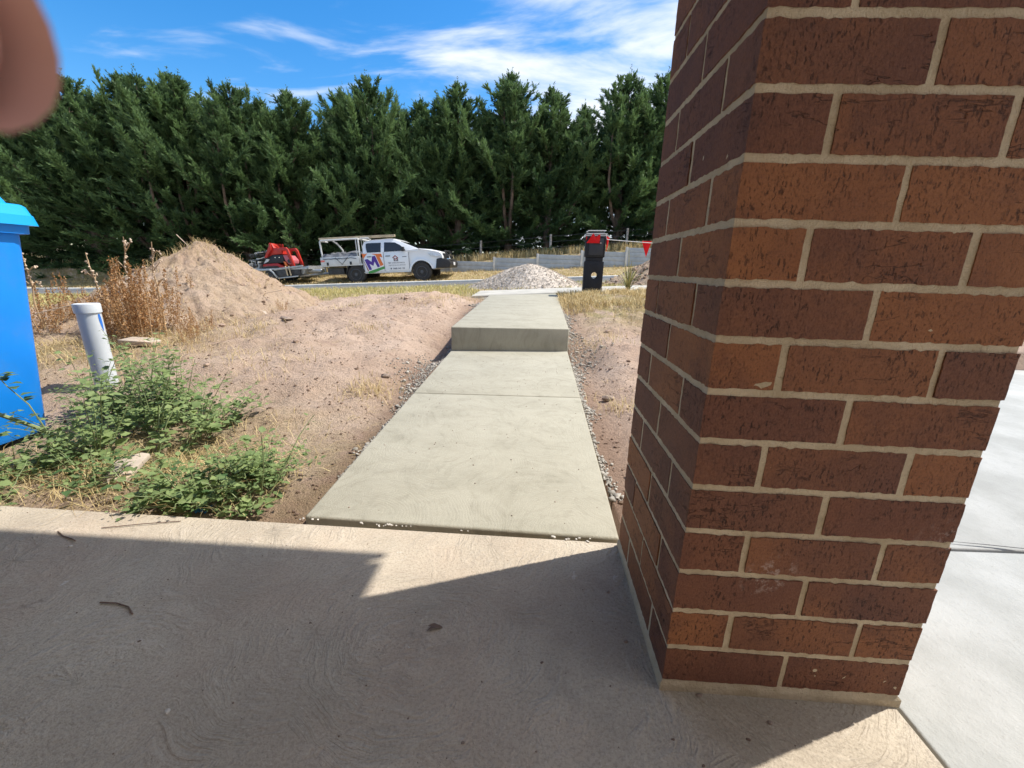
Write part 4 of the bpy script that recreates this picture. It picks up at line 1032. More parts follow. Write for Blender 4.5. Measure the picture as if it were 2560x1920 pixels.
# ------------------------------------------------------------------ weeds
def leaf_np(P, D, N, L, W, tint, V, F, T):
    """serrated folded leaf: base P, direction D, normal N"""
    D = D.normalized(); S_ = D.cross(N).normalized(); N = S_.cross(D)
    o = len(V)
    pr = [(0.0, 0.02, 0), (0.22, 0.36, .10), (0.36, 0.50, .13), (0.50, 0.36, .10), (0.66, 0.34, .09), (0.80, 0.14, .04)]
    mids = []
    for f, w, lift in pr:
        dr = -0.18 * f * f * L
        c = P + D * (f * L) + N * dr
        V.append(tuple(c + S_ * (w * W) + N * (lift * W))); V.append(tuple(c)); V.append(tuple(c - S_ * (w * W) + N * (lift * W)))
    V.append(tuple(P + D * L - N * 0.18 * L)); n = len(pr)
    for i in range(n - 1):
        k = o + i * 3; F += [(k, k + 1, k + 4), (k, k + 4, k + 3), (k + 1, k + 2, k + 5), (k + 1, k + 5, k + 4)]
    k = o + (n - 1) * 3; F += [(k, k + 1, k + 3), (k + 1, k + 2, k + 3)]
    T += [tint] * (3 * n + 1)
def weed_proto(seed, H, stems, leaf, spread, dens=1.0):
    rg = random.Random(seed); r = empty('green_weed', (0, 0, 0), cat='weed', group='green weeds beside the porch')
    mb = MB(); V = []; F = []; T = []
    for s in range(stems):
        a = rg.uniform(0, 2 * pi); tilt = rg.uniform(0.1, spread); L = H * rg.uniform(0.7, 1.1)
        P = [Vector((0.01 * cos(a), 0.01 * sin(a), -0.02))]; el = pi / 2 - tilt * 0.6
        for k in range(8):
            el -= tilt * 0.10 * rg.uniform(0, 2); aa = a + rg.uniform(-0.25, 0.25)
            P.append(P[-1] + Vector((cos(el) * cos(aa), cos(el) * sin(aa), sin(el))) * (L / 8))
        mb.tube(P, [0.0032 - 0.00028 * k for k in range(9)], 5)
        base_t = rg.uniform(0.3, 0.85)
        for k in range(int(30 * dens * L / 0.35)):
            f = rg.uniform(0.12, 1.0) * 7.99; i = int(f); p = P[i].lerp(P[i + 1], f - i)
            b = rg.uniform(0, 2 * pi); sz = leaf * rg.choice((0.4, 0.6, 0.8, 1.0, 1.3)) * rg.uniform(0.8, 1.15) * (1.05 - 0.35 * f / 8)
            D = Vector((cos(b), sin(b), rg.uniform(-0.1, 0.7))).normalized(); st = rg.uniform(0.006, 0.035)
            q = p + D * st
            N = (Vector((0, 0, 1)) + Vector((rg.uniform(-.5, .5), rg.uniform(-.5, .5), 0))).normalized()
            leaf_np(q, D, N, sz, sz * rg.uniform(0.65, 0.9), min(1, max(0, base_t + rg.gauss(0, 0.18))), V, F, T)
    mb.build('stem', M['weedstem'], r)
    npmesh('leaves', np.array(V), np.array(F), M['weed'], r, False, {'tint': np.array(T)})
    return r
WP = [weed_proto(301, 0.36, 5, 0.044, 1.0, 0.8), weed_proto(302, 0.44, 4, 0.046, 0.8, 0.8), weed_proto(303, 0.28, 4, 0.042, 1.2, 0.8), weed_proto(304, 0.22, 4, 0.046, 1.6, 0.85), weed_proto(305, 0.34, 2, 0.036, 0.5, 0.55)]
WS = []   # (x, y, proto, scale, label)
rgw = random.Random(77)
def cluster(n, x0, x1, y0, y1, protos, s0, s1, label):
    for k in range(n): WS.append((rgw.uniform(x0, x1), rgw.uniform(y0, y1), rgw.choice(protos), rgw.uniform(s0, s1), label))
cluster(10, -2.36, -1.95, 1.40, 1.80, [0, 2], 0.65, 0.95, 'leafy green weed growing against the side of the blue bin')
cluster(19, -2.30, -1.55, 1.62, 2.15, [0, 1, 0], 0.75, 1.1, 'leafy green weed in the thick clump before the pale standpipe')
cluster(10, -2.50, -1.95, 2.0, 2.36, [0, 1], 0.75, 1.0, 'leafy green weed right beside the foot of the standpipe')
cluster(12, -1.80, -1.05, 1.30, 1.58, [2, 3], 0.7, 1.05, 'low green weed in the sparse patch between the thick clump and the porch edge')
cluster(8, -1.45, -0.92, 1.24, 1.34, [2, 3], 0.65, 0.95, 'low green weed along the porch edge beside the plaster offcut')
cluster(7, -1.30, -0.95, 1.36, 1.55, [0], 0.5, 0.7, 'small upright green weed left of the new path')
WS.append((-0.97, 1.36, 4, 1.15, 'thin tall green sprig leaning towards the path'))
WS.append((-1.86, 1.24, 3, 0.8, 'lone flattened green weed lying on the porch edge at far left'))
wused = set()
for i, (x, y, p, s, lab) in enumerate(WS):
    z = tz(x, y) + 0.0; rot = (rgw.uniform(-0.08, 0.08), rgw.uniform(-0.08, 0.08), rgw.uniform(0, 6.28))
    if lab.startswith('thin tall'): rot = (0.0, radians(24), 0.4)
    if p not in wused: wused.add(p); o = WP[p]; o.location = (x, y, z); o.rotation_euler = rot; o.scale = (s, s, s); o['label'] = lab
    else: dup(WP[p], (x, y, z), rot, s, lab)
def stalk():
    r = empty('leaning_stalk', (-1.98, 1.62, tz(-1.98, 1.62)), label='long bare pale green stalk leaning across the blue bin', cat='stalk')
    mb = MB(); mb.tube([(0.05, 0.0, 0.06), (-0.12, -0.03, 0.17), (-0.32, -0.08, 0.28), (-0.6, -0.12, 0.40)], [0.006, 0.008, 0.009, 0.010], 7); mb.build('stem', M['weedstem'], r)
    mb = MB(); mb.tube([(-0.08, -0.03, 0.16), (-0.1, -0.05, 0.28), (-0.16, -0.06, 0.36), (-0.20, -0.06, 0.42)], [0.003, 0.0025, 0.002, 0.0015], 5); mb.build('twig', M['weedstem'], r)
    V = []; F = []; T = []; rg = random.Random(9)
    for k in range(12):
        t = rg.random(); p = Vector((-0.1 - 0.10 * t, -0.05, 0.28 + 0.14 * t)); b = rg.uniform(0, 6.28)
        leaf_np(p, Vector((cos(b), sin(b), 0.2)), Vector((0, 0, 1)), 0.05, 0.035, rg.uniform(0.1, 0.5), V, F, T)
    npmesh('leaves', np.array(V), np.array(F), M['weed'], r, False, {'tint': np.array(T)})
stalk()

def dock_proto(seed, H, stems, dens):
    rg = random.Random(seed); r = empty('brown_dock_weed', (0, 0, 0), cat='dead weed', group='brown seeding weeds beside the mound')
    mb = MB(); V = []; F = []; T = []
    def flake(p, s, t):
        o = len(V); R = Euler((rg.uniform(0, 6), rg.uniform(0, 6), rg.uniform(0, 6))).to_matrix()
        for q in ((-1, -.7, 0), (1, -.7, .2), (.9, .8, -.1), (-.8, .7, .3)): V.append(tuple(Vector(p) + R @ (Vector(q) * s)))
        F.append((o, o + 1, o + 2, o + 3)); T.extend([t] * 4)
    for s in range(stems):
        a = rg.uniform(0, 2 * pi); tl = rg.uniform(0.02, 0.28); L = H * rg.uniform(0.55, 1.08); off = rg.uniform(0, 0.10)
        b0 = Vector((off * cos(a), off * sin(a), -0.03)); P = [b0]
        for k in range(6): P.append(P[-1] + Vector((sin(tl) * cos(a) + rg.uniform(-.05, .05), sin(tl) * sin(a) + rg.uniform(-.05, .05), cos(tl))) * (L / 6))
        mb.tube(P, [0.0035 - 0.0004 * k for k in range(7)], 4)
        bt = rg.uniform(0.1, 0.6)
        for k in range(int(230 * dens * L / 0.6)):
            f = (0.22 + 0.78 * rg.random() ** 0.9) * 5.99; i = int(f); p = P[i].lerp(P[i + 1], f - i); w = 0.026 * (1.15 - f / 6.2)
            flake(p + Vector((rg.gauss(0, w), rg.gauss(0, w), rg.gauss(0, 0.01))), rg.uniform(0.0028, 0.0065), min(1, max(0, bt + rg.gauss(0, 0.22))))
    mb.build('stem', M['drystem'], r)
    npmesh('seed_heads', np.array(V), np.array(F), M['dock'], r, False, {'tint': np.array(T)})
    return r
DP = [dock_proto(401, 0.62, 9, 1.0), dock_proto(402, 0.50, 8, 0.9), dock_proto(403, 0.36, 8, 0.8)]
DS = []
for k in range(8): DS.append((rgw.uniform(-3.55, -3.12), rgw.uniform(3.15, 3.6), rgw.choice([0, 0, 1]), rgw.uniform(0.95, 1.25), 'dense rust brown seeding weed in the clump right of the standpipe'))
for k in range(4): DS.append((rgw.uniform(-4.55, -4.1), rgw.uniform(3.3, 3.7), rgw.choice([0, 1]), rgw.uniform(0.8, 1.0), 'reddish brown seeding weed just right of the blue bin'))
for k in range(8): DS.append((rgw.uniform(-4.5, -3.5), rgw.uniform(3.4, 4.2), rgw.choice([1, 2]), rgw.uniform(0.7, 1.0), 'shorter brown seeding weed behind the standpipe'))
for k in range(4): DS.append((rgw.uniform(-3.1, -2.7), rgw.uniform(3.2, 3.7), 2, rgw.uniform(0.5, 0.8), 'small brown weed at the near foot of the sand mound'))
DS.append((-2.62, 4.35, 2, 0.42, 'small orange brown weed on the lower slope of the sand mound'))
dused = set()
for x, y, p, s, lab in DS:
    z = tz(x, y); rot = (rgw.uniform(-0.06, 0.06), rgw.uniform(-0.06, 0.06), rgw.uniform(0, 6.28))
    if p not in dused: dused.add(p); o = DP[p]; o.location = (x, y, z); o.rotation_euler = rot; o.scale = (s,) * 3; o['label'] = lab
    else: dup(DP[p], (x, y, z), rot, s, lab)
def thistle(loc, H, seed, label, sway=0.1):
    rg = random.Random(seed); r = empty('dead_thistle', loc, label=label, cat='dead thistle', group='tall dead thistle stalks')
    mb = MB(); P = [Vector((0, 0, -0.05))]
    for k in range(7): P.append(P[-1] + Vector((sway * rg.uniform(-.6, 1) * 0.4, rg.uniform(-.02, .02), H / 7)))
    mb.tube(P, [0.008 - 0.0007 * k for k in range(8)], 6)
    hb = MB(); heads = []
    for k in range(6):
        i = rg.randint(3, 6); p = P[i]; a = rg.uniform(0, 6.28); q = p + Vector((cos(a) * 0.05, sin(a) * 0.02, 0.05)); e = q + Vector((cos(a) * 0.03, 0, rg.uniform(-0.03, 0.06)))
        mb.tube([p, q, e], [0.004, 0.003, 0.0025], 5)
        hb2 = MB()
        for j in range(4): hb2.rock(tuple(e + Vector((rg.gauss(0, .005), rg.gauss(0, .005), rg.gauss(0, .007)))), rg.uniform(0.006, 0.011), 0.9, seed * 50 + k * 9 + j)
        heads.append(hb2)
    for j in range(16):
        f = rg.uniform(4.2, 6.99); i = int(f); p = P[i].lerp(P[i + 1], f - i); hb.rock(tuple(p + Vector((rg.gauss(0, .005), rg.gauss(0, .005), 0))), rg.uniform(0.008, 0.012), 0.9, seed * 70 + j)
    mb.build('stem', M['drystem'], r); hb.build('seed_spike', M['palestem'], r, smooth=False)
    for h in heads: h.build('seed_head', M['palestem'], r, smooth=False)
thistle((-3.45, 3.50, tz(-3.45, 3.50)), 1.03 - tz(-3.45, 3.5), 1, 'tallest pale thistle stalk, above the dense rust brown clump', 0.12)
thistle((-3.66, 3.5, tz(-3.66, 3.5)), 0.90 - tz(-3.66, 3.5), 2, 'short pale thistle stalk at the left of the rust brown clump', -0.08)
thistle((-3.17, 3.5, tz(-3.17, 3.5)), 1.00 - tz(-3.17, 3.5), 3, 'pale thistle stalk standing clear before the left flank of the sand mound', 0.05)
thistle((-4.27, 3.5, tz(-4.27, 3.5)), 0.95 - tz(-4.27, 3.5), 4, 'dark knobbly thistle stalk close to the blue bin', 0.02)
def loose_sticks():
    data = [((-3.1, 4.6, 0.35), [(0, 0, 0), (0.14, 0.02, 0.13), (0.32, 0.04, 0.17)], 'bleached branch leaning against the left flank of the sand mound'),
            ((-4.12, 5.0, 0.92), [(0.05, 0, 0), (0.04, 0, 0.06), (-0.02, 0, 0.12), (-0.07, 0, 0.17)], 'single curved dry stem sticking up left of the mound peak'),
            ((-4.1, 3.2, 0.25), [(-0.1, 0, 0), (0.15, 0, 0.12), (0.45, 0.05, 0.20)], 'long arching pale stem between the bin and the standpipe')]
    for p, l, lab in data:
        mb = MB(); mb.tube(l, [0.006] + [0.004] * (len(l) - 1), 6); o = mb.build('dry_stick', M['palestem']); o.location = p; tag(o, lab, 'stick')
loose_sticks()

# ------------------------------------------------------------------ clods, offcuts, debris
def thing_rock(name, mat_, loc, r, flat, seed, label, cat, group=None):
    mb = MB(); rnd = random.Random(seed)
    for k in range(3): mb.rock((rnd.uniform(-.35, .35) * r, rnd.uniform(-.35, .35) * r, r * flat * 0.45), r * rnd.uniform(0.55, 0.9), flat, seed * 7 + k)
    o = mb.build(name, mat_, None, smooth=False); o.location = loc; return tag(o, label, cat, group)
thing_rock('soil_clod', M['stone'], (-1.0, 2.80, tz(-1.0, 2.8)), 0.045, 0.6, 1, 'dark soil clod beside the concrete spill left of the path', 'clod')
thing_rock('soil_clod', M['stone'], (-2.35, 3.95, tz(-2.35, 3.95)), 0.07, 0.4, 2, 'flat dark edged clod on the open sand', 'clod')
thing_rock('soil_clod', M['stone'], (-4.0, 4.1, 0.58), 0.06, 0.7, 3, 'dark clod halfway up the near face of the mound', 'clod')
thing_rock('soil_clod', M['stone'], (0.47, 1.75, tz(0.47, 1.75)), 0.035, 0.7, 4, 'brown clod in the gap between path and pillar', 'clod')
thing_rock('soil_clod', M['stone'], (0.52, 2.75, tz(0.52, 2.75)), 0.04, 0.7, 5, 'brown clod on the soil right of the path joint', 'clod')
for i_, (x, y, rr_) in enumerate(((-1.9, 3.3, 0.03), (-1.45, 4.3, 0.035), (-2.2, 2.7, 0.028), (-1.25, 3.4, 0.025), (-2.8, 3.7, 0.04), (-3.5, 4.3, 0.05), (-3.2, 4.6, 0.045), (-4.3, 4.5, 0.04), (-1.6, 5.3, 0.04), (-2.2, 5.1, 0.045), (-1.1, 4.9, 0.03), (0.62, 3.3, 0.03), (0.75, 4.4, 0.035), (-1.75, 2.4, 0.022))):
    zz_ = max(tz(x, y), float(MP[np.argmin((MP[:, 0] - x) ** 2 + (MP[:, 1] - y) ** 2), 2]) if (x + 3.93) ** 2 + (y - 5) ** 2 < 1.5 else -9)
    thing_rock('soil_clod', M['clod'], (x, y, zz_ - 0.006), rr_, 0.6, 40 + i_, 'small crumbling clod of sandy soil lying on the bare ground', 'clod', 'small clods on the bare soil')
def flatbit(name, pts_, th, mat_, loc, rot, label, cat):
    mb = MB(); mb.prism(pts_, 0, th, 'z'); o = mb.build(name, mat_, None, bevel=0.003); o.location = loc; o.rotation_euler = rot; return tag(o, label, cat)
flatbit('plaster_offcut', [(-0.055, -0.10), (0.05, -0.095), (0.065, 0.08), (0.03, 0.10), (-0.02, 0.085), (-0.05, 0.06)], 0.02, M['offcut'], (-1.62, 1.47, tz(-1.62, 1.47) + 0.02), (radians(10), radians(-6), radians(20)), 'pale broken offcut lying in the green weeds near the porch edge', 'offcut')
flatbit('flat_rock', [(-0.12, -0.06), (0.10, -0.07), (0.14, 0.0), (0.06, 0.08), (-0.09, 0.07)], 0.035, M['offcut'], (-3.05, 3.12, tz(-3.05, 3.12) + 0.01), (0.05, 0.08, 0.3), 'flat pale slab among dry grass behind the green weeds', 'rock')
flatbit('pale_scrap', [(-0.04, -0.03), (0.05, -0.035), (0.03, 0.03), (-0.03, 0.03)], 0.015, M['offcut'], (-2.85, 4.35, tz(-2.85, 4.35) + 0.03), (0.5, 0.3, 0.6), 'small white scrap on the lower slope of the mound', 'scrap')
def scrap():
    rg = np.random.default_rng(5); mb = MB()
    for k in range(6): mb.tube([(rg.normal(0, .03), rg.normal(0, .012), 0.005), (rg.normal(0, .03), rg.normal(0, .012), 0.02), (rg.normal(0, .035), rg.normal(0, .012), 0.005)], 0.003, 5)
    o = mb.build('plastic_scrap', M['bluecloth']); o.location = (-1.13, 1.27, tz(-1.13, 1.27)); tag(o, 'tangle of blue plastic twine under the weeds at the porch edge', 'twine')
scrap()
G = 'small debris on the porch floor'
for i, (x, y, r, lab, m_) in enumerate([
    (0.37, 0.690, 0.010, 'brown stone touching the pillar base', 'stone'), (0.487, 0.646, 0.009, 'pointed pale stone in front of the pillar', 'stone'), (-0.095, 0.565, 0.007, 'small grey stone near the bottom edge, left of the pillar', 'stone'),
    (0.244, 0.811, 0.009, 'brown stone left of the pillar base', 'stone'), (0.23, 0.965, 0.007, 'brown chip left of the pillar shadow edge', 'stone'), (-1.335, 1.011, 0.010, 'pale lump beside a twig on the shaded porch', 'palestone'),
    (-0.25, 0.752, 0.006, 'small white crumb right of the dark leaf', 'palestone'), (-0.66, 0.577, 0.009, 'white dropping like crumb at lower left', 'palestone'), (-0.205, 0.60, 0.004, 'tiny dark speck near the dirt smear', 'twig'),
    (0.72, 0.56, 0.010, 'stone lodged in the driveway joint', 'stone'), (0.60, 0.56, 0.006, 'dark chip in the sunlit corner of the porch', 'twig'), (0.64, 0.54, 0.007, 'second dark chip in the sunlit corner, nearer the joint', 'twig'),
    (-0.85, 0.72, 0.005, 'dark seed on the shaded porch left of the curved twig', 'twig'), (-0.5, 0.80, 0.005, 'reddish speck in the middle of the shaded porch', 'twig'), (0.05, 0.74, 0.006, 'dark speck between the leaf and the pillar', 'twig'),
    (0.43, 0.61, 0.006, 'small dark chip left of the pointed pale stone', 'twig'), (0.29, 0.60, 0.005, 'dark fleck below the pillar corner', 'twig'), (0.33, 0.56, 0.006, 'black fleck at the bottom edge below the pillar corner', 'twig')]):
    thing_rock('pebble', M[m_], (x, y, -0.001), r * 0.75, 0.6, 100 + i, lab, 'pebble', G)
def twig(loc, pl, r, label, name='twig'):
    mb = MB(); mb.tube(pl, r, 6); o = mb.build(name, M['twig']); o.location = loc; tag(o, label, 'twig', G)
twig((-0.98, 0.80, 0.003), [(-0.06, 0.015, 0), (-0.02, 0.017, 0), (0.02, 0.008, 0), (0.05, -0.012, 0)], 0.0018, 'thin curved twig on the shaded porch')
twig((-1.38, 1.04, 0.003), [(-0.06, 0.03, 0), (-0.02, 0.01, 0), (0.02, 0.0, 0), (0.04, -0.01, 0.002)], 0.0018, 'crooked twig near the pale lump on the porch')
twig((-1.22, 1.13, 0.003), [(-0.11, -0.03, 0), (0.0, 0.0, 0.002), (0.10, 0.028, 0)], 0.0013, 'straight dry stem on the sunlit porch strip')
def leaf_litter():
    V = []; F = []; T = []
    leaf_np(Vector((-0.02, 0, 0.003)), Vector((1, 0.05, 0)), Vector((0, 0, 1)), 0.042, 0.014, 0.5, V, F, T)
    leaf_np(Vector((0.0, 0.002, 0.004)), Vector((-0.8, -0.6, 0)), Vector((0, 0, 1)), 0.026, 0.008, 0.5, V, F, T)
    o = npmesh('dead_leaf', np.array(V), np.array(F), M['twig'], None, False, {'tint': np.array(T)}); o.location = (-0.20, 0.812, 0.002)
    tag(o, 'curled dark dead leaf on the shaded porch', 'leaf', G)
leaf_litter()
def grit():
    rg = np.random.default_rng(61); n = 260; x = rg.uniform(-2.2, 0.9, n); y = rg.uniform(0.3, 1.18, n); ok = (x < 0.75) & ~((x > 0.28) & (y > 0.69)); x = x[ok]; y = y[ok]
    v, f = rocks_np(np.stack([x, y, np.full(len(x), 0.0008)], 1), rg.uniform(0.0006, 0.0021, len(x)), 62)
    tag(npmesh('porch_grit', v, f, M['twig'], None), 'dark grit scattered over the porch floor', 'grit', kind='stuff')
    n = 130; x = rg.uniform(-0.7, 0.3, n); y = rg.uniform(1.25, 3.6, n); v, f = rocks_np(np.stack([x, y, 0.010 + 0.0425 * (y - 1.2)], 1), rg.uniform(0.0012, 0.004, n), 63)
    tag(npmesh('path_grit', v, f, M['stone'], None), 'specks of soil on the new concrete path', 'grit', kind='stuff')
grit()
def crack():
    V = []; F = []; rg = random.Random(3)
    xs = [0.80 + 0.09 * k for k in range(20)]
    for k, x in enumerate(xs):
        y = 1.33 - 0.06 * (x - 0.8) + rg.uniform(-0.012, 0.012); w = 0.0025 * rg.uniform(0.5, 1.3); z = -0.0035 + 0.046 * (y - 1.28) + 0.004
        V += [(x, y - w, z), (x, y + w, z)]
    F = [(2 * k, 2 * k + 2, 2 * k + 3, 2 * k + 1) for k in range(len(xs) - 1)]
    tag(npmesh('driveway_crack', V, F, M['black'], None), kind='structure')
crack()

# ------------------------------------------------------------------ white ute
def wheel(parent, x, y, z, R, w, side=-1, name='wheel', rimmat='rim'):
    """wheel > tyre is the wheel mesh itself; rim is its sub-part. side -1: outer face towards -y"""
    mb = MB(); mb.lathe([(R * 0.55, -w / 2 + 0.02), (R * 0.62, -w / 2), (R * 0.90, -w / 2), (R * 0.985, -w / 2 + 0.03), (R, -w / 2 + 0.05), (R, w / 2 - 0.05), (R * 0.985, w / 2 - 0.03), (R * 0.9, w / 2), (R * 0.6, w / 2), (R * 0.55, w / 2 - 0.02)], (0, 0, 0), 36, 'y')
    o = mb.build(name, M['tyre'], parent, angle=40); o.location = (x, y, z)
    mb = MB(); s = side
    mb.lathe([(R * 0.60, 0), (R * 0.60, 0.14), (R * 0.55, 0.145), (R * 0.50, 0.10), (R * 0.34, 0.085), (R * 0.20, 0.10), (R * 0.17, 0.135), (0.001, 0.14)], (0, 0, 0), 30, 'y')
    r = mb.build('rim', M[rimmat], o, angle=30)
    if s < 0: r.rotation_euler = (0, 0, pi)
    return o

def text_mesh(body, size, name, mat_, parent, loc, bold=0.0):
    cu = bpy.data.curves.new(name, 'FONT'); cu.body = body; cu.size = size; cu.align_x = 'CENTER'; cu.align_y = 'CENTER'; cu.extrude = 0.0008; cu.offset = bold
    tmp = bpy.data.objects.new(name, cu); col.objects.link(tmp)
    dg = bpy.context.evaluated_depsgraph_get(); dg.update()
    me = bpy.data.meshes.new_from_object(tmp.evaluated_get(dg)); bpy.data.objects.remove(tmp)
    me.materials.clear(); me.name = name
    o = link(name, me, mat_, parent); o.location = loc; o.rotation_euler = (pi / 2, 0, 0)
    return o

def build_ute():
    SC = 0.00268
    X0, Y0 = -8.86, 18.80
    r = empty('white_ute', (X0, Y0, -0.10), rot=(0, radians(-4.05), 0), label='white dual cab work ute with tray, parked across the road', cat='ute')
    HW = 0.90
    def dz(u, v):      # decal coordinates measured off the side of the vehicle
        us = 900 + u / 13.825; vs_ = 620 + v / 13.825; u4 = (us - 790) * 6.144; v4 = (vs_ - 570) * 6.144
        return ((u4 - 90) * SC, (815 - 0.024 * (u4 - 620) - v4) * SC)
    def arch(cx_, cz, R, a0, a1, n=12): return [(cx_ + R * cos(radians(a0 + (a1 - a0) * k / n)), cz + R * sin(radians(a0 + (a1 - a0) * k / n))) for k in range(n + 1)]
    # ---- body: lower shell, bonnet and greenhouse as one lofted painted mesh
    mb = MB()
    fwx, fwz = 4.21, 0.375
    low = [(1.77, 0.42), (3.70, 0.40)] + arch(fwx, fwz, 0.47, 178, 10) + [(4.86, 0.52), (5.04, 0.60), (5.10, 0.92), (5.06, 1.06)] + [(4.92, 1.14), (4.60, 1.21), (4.16, 1.285), (3.95, 1.27), (3.60, 1.23), (1.77, 1.215)]
    n = len(low)
    def inset(pts_, y, k, zc=0.85, xc=3.4): return [(xc + (x - xc) * (1 - 0.012 * k), y, zc + (z - zc) * (1 - 0.03 * k)) for x, z in pts_]
    mb.loft([inset(low, -HW + 0.045, 1.0), inset(low, -HW, 0), inset(low, HW, 0), inset(low, HW - 0.045, 1.0)])
    body = mb.build('body', M['white'], r, bevel=0.02, seg=3, angle=40)
    mb = MB()   # bonnet bulge
    mb.loft([[(4.05, -0.78, 1.255), (4.05, -0.70, 1.315), (4.05, 0.70, 1.315), (4.05, 0.78, 1.255)], [(4.60, -0.76, 1.18), (4.60, -0.68, 1.255), (4.60, 0.68, 1.255), (4.60, 0.76, 1.18)], [(5.02, -0.70, 1.08), (5.02, -0.62, 1.15), (5.02, 0.62, 1.15), (5.02, 0.70, 1.08)]])
    mb.build('bonnet', M['white'], r, bevel=0.03, seg=3)
    # greenhouse
    roof = [(1.80, 1.20), (1.78, 1.50), (1.84, 1.66), (2.2, 1.715), (2.9, 1.735), (3.18, 1.70), (3.36, 1.625), (4.14, 1.29), (4.12, 1.20)]
    mb = MB()
    def gh(y, f): return [(x if z < 1.25 else x + (0.0), y - (y / abs(y)) * 0.19 * max(0, (z - 1.22) / 0.5) * f, z) for x, z in roof]
    def ghi(y): return [(2.9 + (x - 2.9) * 0.985, y - (y / abs(y)) * (0.03 + 0.19 * max(0, (z - 1.22) / 0.5)) - (y / abs(y)) * (0.05 if z > 1.65 else 0), z + (0.025 if z > 1.65 else 0)) for x, z in roof]
    mb.loft([gh(-HW + 0.02, 1), ghi(-HW + 0.05), ghi(HW - 0.05), gh(HW - 0.02, 1)])
    mb.build('cabin', M['white'], r, bevel=0.018, seg=3, angle=35)
    def side_y(z): return -HW + 0.02 + 0.19 * max(0, (z - 1.22) / 0.5)
    def pane(name, pts_, mat_, parent, off=0.006, th=0.004):
        a = [(x, side_y(z) - off, z) for x, z in pts_]; b = [(x, side_y(z) - off + th, z) for x, z in pts_]; k = len(pts_)
        m = MB(); m.add(a + b, [tuple(range(k)), tuple(range(2 * k - 1, k - 1, -1))] + [(i, i + k, (i + 1) % k + k, (i + 1) % k) for i in range(k)])
        return m.build(name, mat_, parent, smooth=False)
    # doors (thin raised skins) with panes, seams and handles
    def door(x0, x1, win, hx):
        m = MB(); m.prism([(x0, 0.47), (x1, 0.47), (x1, 1.20), (x0, 1.20)], -HW - 0.004, -HW + 0.02, 'y'); d = m.build('door', M['white'], r, bevel=0.008, seg=2)
        pane('window', win, M['glass'], d)
        m = MB(); m.box((hx, -HW - 0.014, 1.055), (0.19, 0.02, 0.03)); m.build('handle', M['black'], d, bevel=0.006)
        return d
    rear = door(1.83, 2.655, [(1.985, 1.225), (2.56, 1.225), (2.56, 1.60), (1.975, 1.60), (1.92, 1.56), (1.93, 1.42)], 2.07)
    front = door(2.675, 3.70, [(2.70, 1.225), (3.60, 1.235), (3.57, 1.30), (3.36, 1.475), (3.14, 1.585), (2.70, 1.605)], 2.85)
    for xx in (2.665, 3.71, 1.82):
        m = MB(); m.box((xx, -HW - 0.0005, 0.83), (0.012, 0.004, 0.72)); m.build('door_gap', M['ink'], r, smooth=False)
    # windscreen
    m = MB(); m.add([(3.40, -0.66, 1.618), (4.12, -0.80, 1.31), (4.12, 0.80, 1.31), (3.40, 0.66, 1.618), (3.37, -0.66, 1.60), (4.09, -0.80, 1.29), (4.09, 0.80, 1.29), (3.37, 0.66, 1.60)], [(0, 1, 2, 3), (7, 6, 5, 4), (0, 4, 5, 1), (1, 5, 6, 2), (2, 6, 7, 3), (3, 7, 4, 0)])
    m.build('windscreen', M['glass'], r, smooth=False)
    # wheel-arch flare, headlamp, grille, bull bar
    for sy in (-1, 1):
        m = MB(); o_ = arch(fwx, fwz, 0.52, 172, 14); i_ = arch(fwx, fwz, 0.455, 172, 14); k = len(o_)
        a = [(x, sy * (HW + 0.02), z) for x, z in o_] + [(x, sy * (HW + 0.025), z) for x, z in i_]; b = [(x, sy * (HW - 0.03), z) for x, z in o_] + [(x, sy * (HW - 0.06), z) for x, z in i_]
        m.add(a + b, [f for q in range(k - 1) for f in ((q, q + 1, k + q + 1, k + q), (2 * k + q, 3 * k + q, 3 * k + q + 1, 2 * k + q + 1), (q, 2 * k + q, 2 * k + q + 1, q + 1), (k + q, k + q + 1, 3 * k + q + 1, 3 * k + q))])
        m.build('wheel_arch', M['white'], r, angle=50)
        m = MB(); m.prism([(4.50, 1.09), (4.72, 1.075), (4.98, 1.02), (5.02, 0.96), (4.80, 0.94), (4.62, 0.99)], sy * (HW - 0.14), sy * (HW + 0.006), 'y'); m.build('headlight', M['lamp'], r, bevel=0.01)
    m = MB(); m.box((5.075, 0, 0.97), (0.05, 1.1, 0.22)); m.build('grille', M['black'], r, bevel=0.01)
    m = MB(); m.loft([[(4.80, y, 0.50), (5.36, y * 0.92, 0.50), (5.42, y * 0.92, 0.66), (5.36, y * 0.94, 0.80), (5.02, y, 0.90), (4.86, y, 0.86)] for y in (-0.93, -0.6, 0.6, 0.93)])
    m.build('bumper', M['black'], r, bevel=0.02)
    m = MB()
    for yy in (-0.62, 0.62): m.tube([(5.20, yy, 0.82), (5.22, yy, 1.04), (5.16, yy * 0.97, 1.165), (5.14, yy * 0.6, 1.185)], 0.026, 8)
    m.tube([(5.14, -0.5, 1.185), (5.14, 0.5, 1.185)], 0.026, 8); m.tube([(5.24, -0.62, 0.98), (5.24, 0.62, 0.98)], 0.022, 8)
    for yy in (-0.28, 0.28): m.tube([(5.24, yy, 0.80), (5.16, yy, 1.18)], 0.022, 8)
    m.build('bull_bar', M['black'], r)
    m = MB(); m.box((5.32, -0.25, 0.845), (0.16, 0.9, 0.05)); m.build('bar_tray', M['chrome'], r, bevel=0.008)
    m = MB(); m.box((5.432, -0.1, 0.66), (0.012, 0.37, 0.13)); m.build('number_plate', M['white'], r, bevel=0.002)
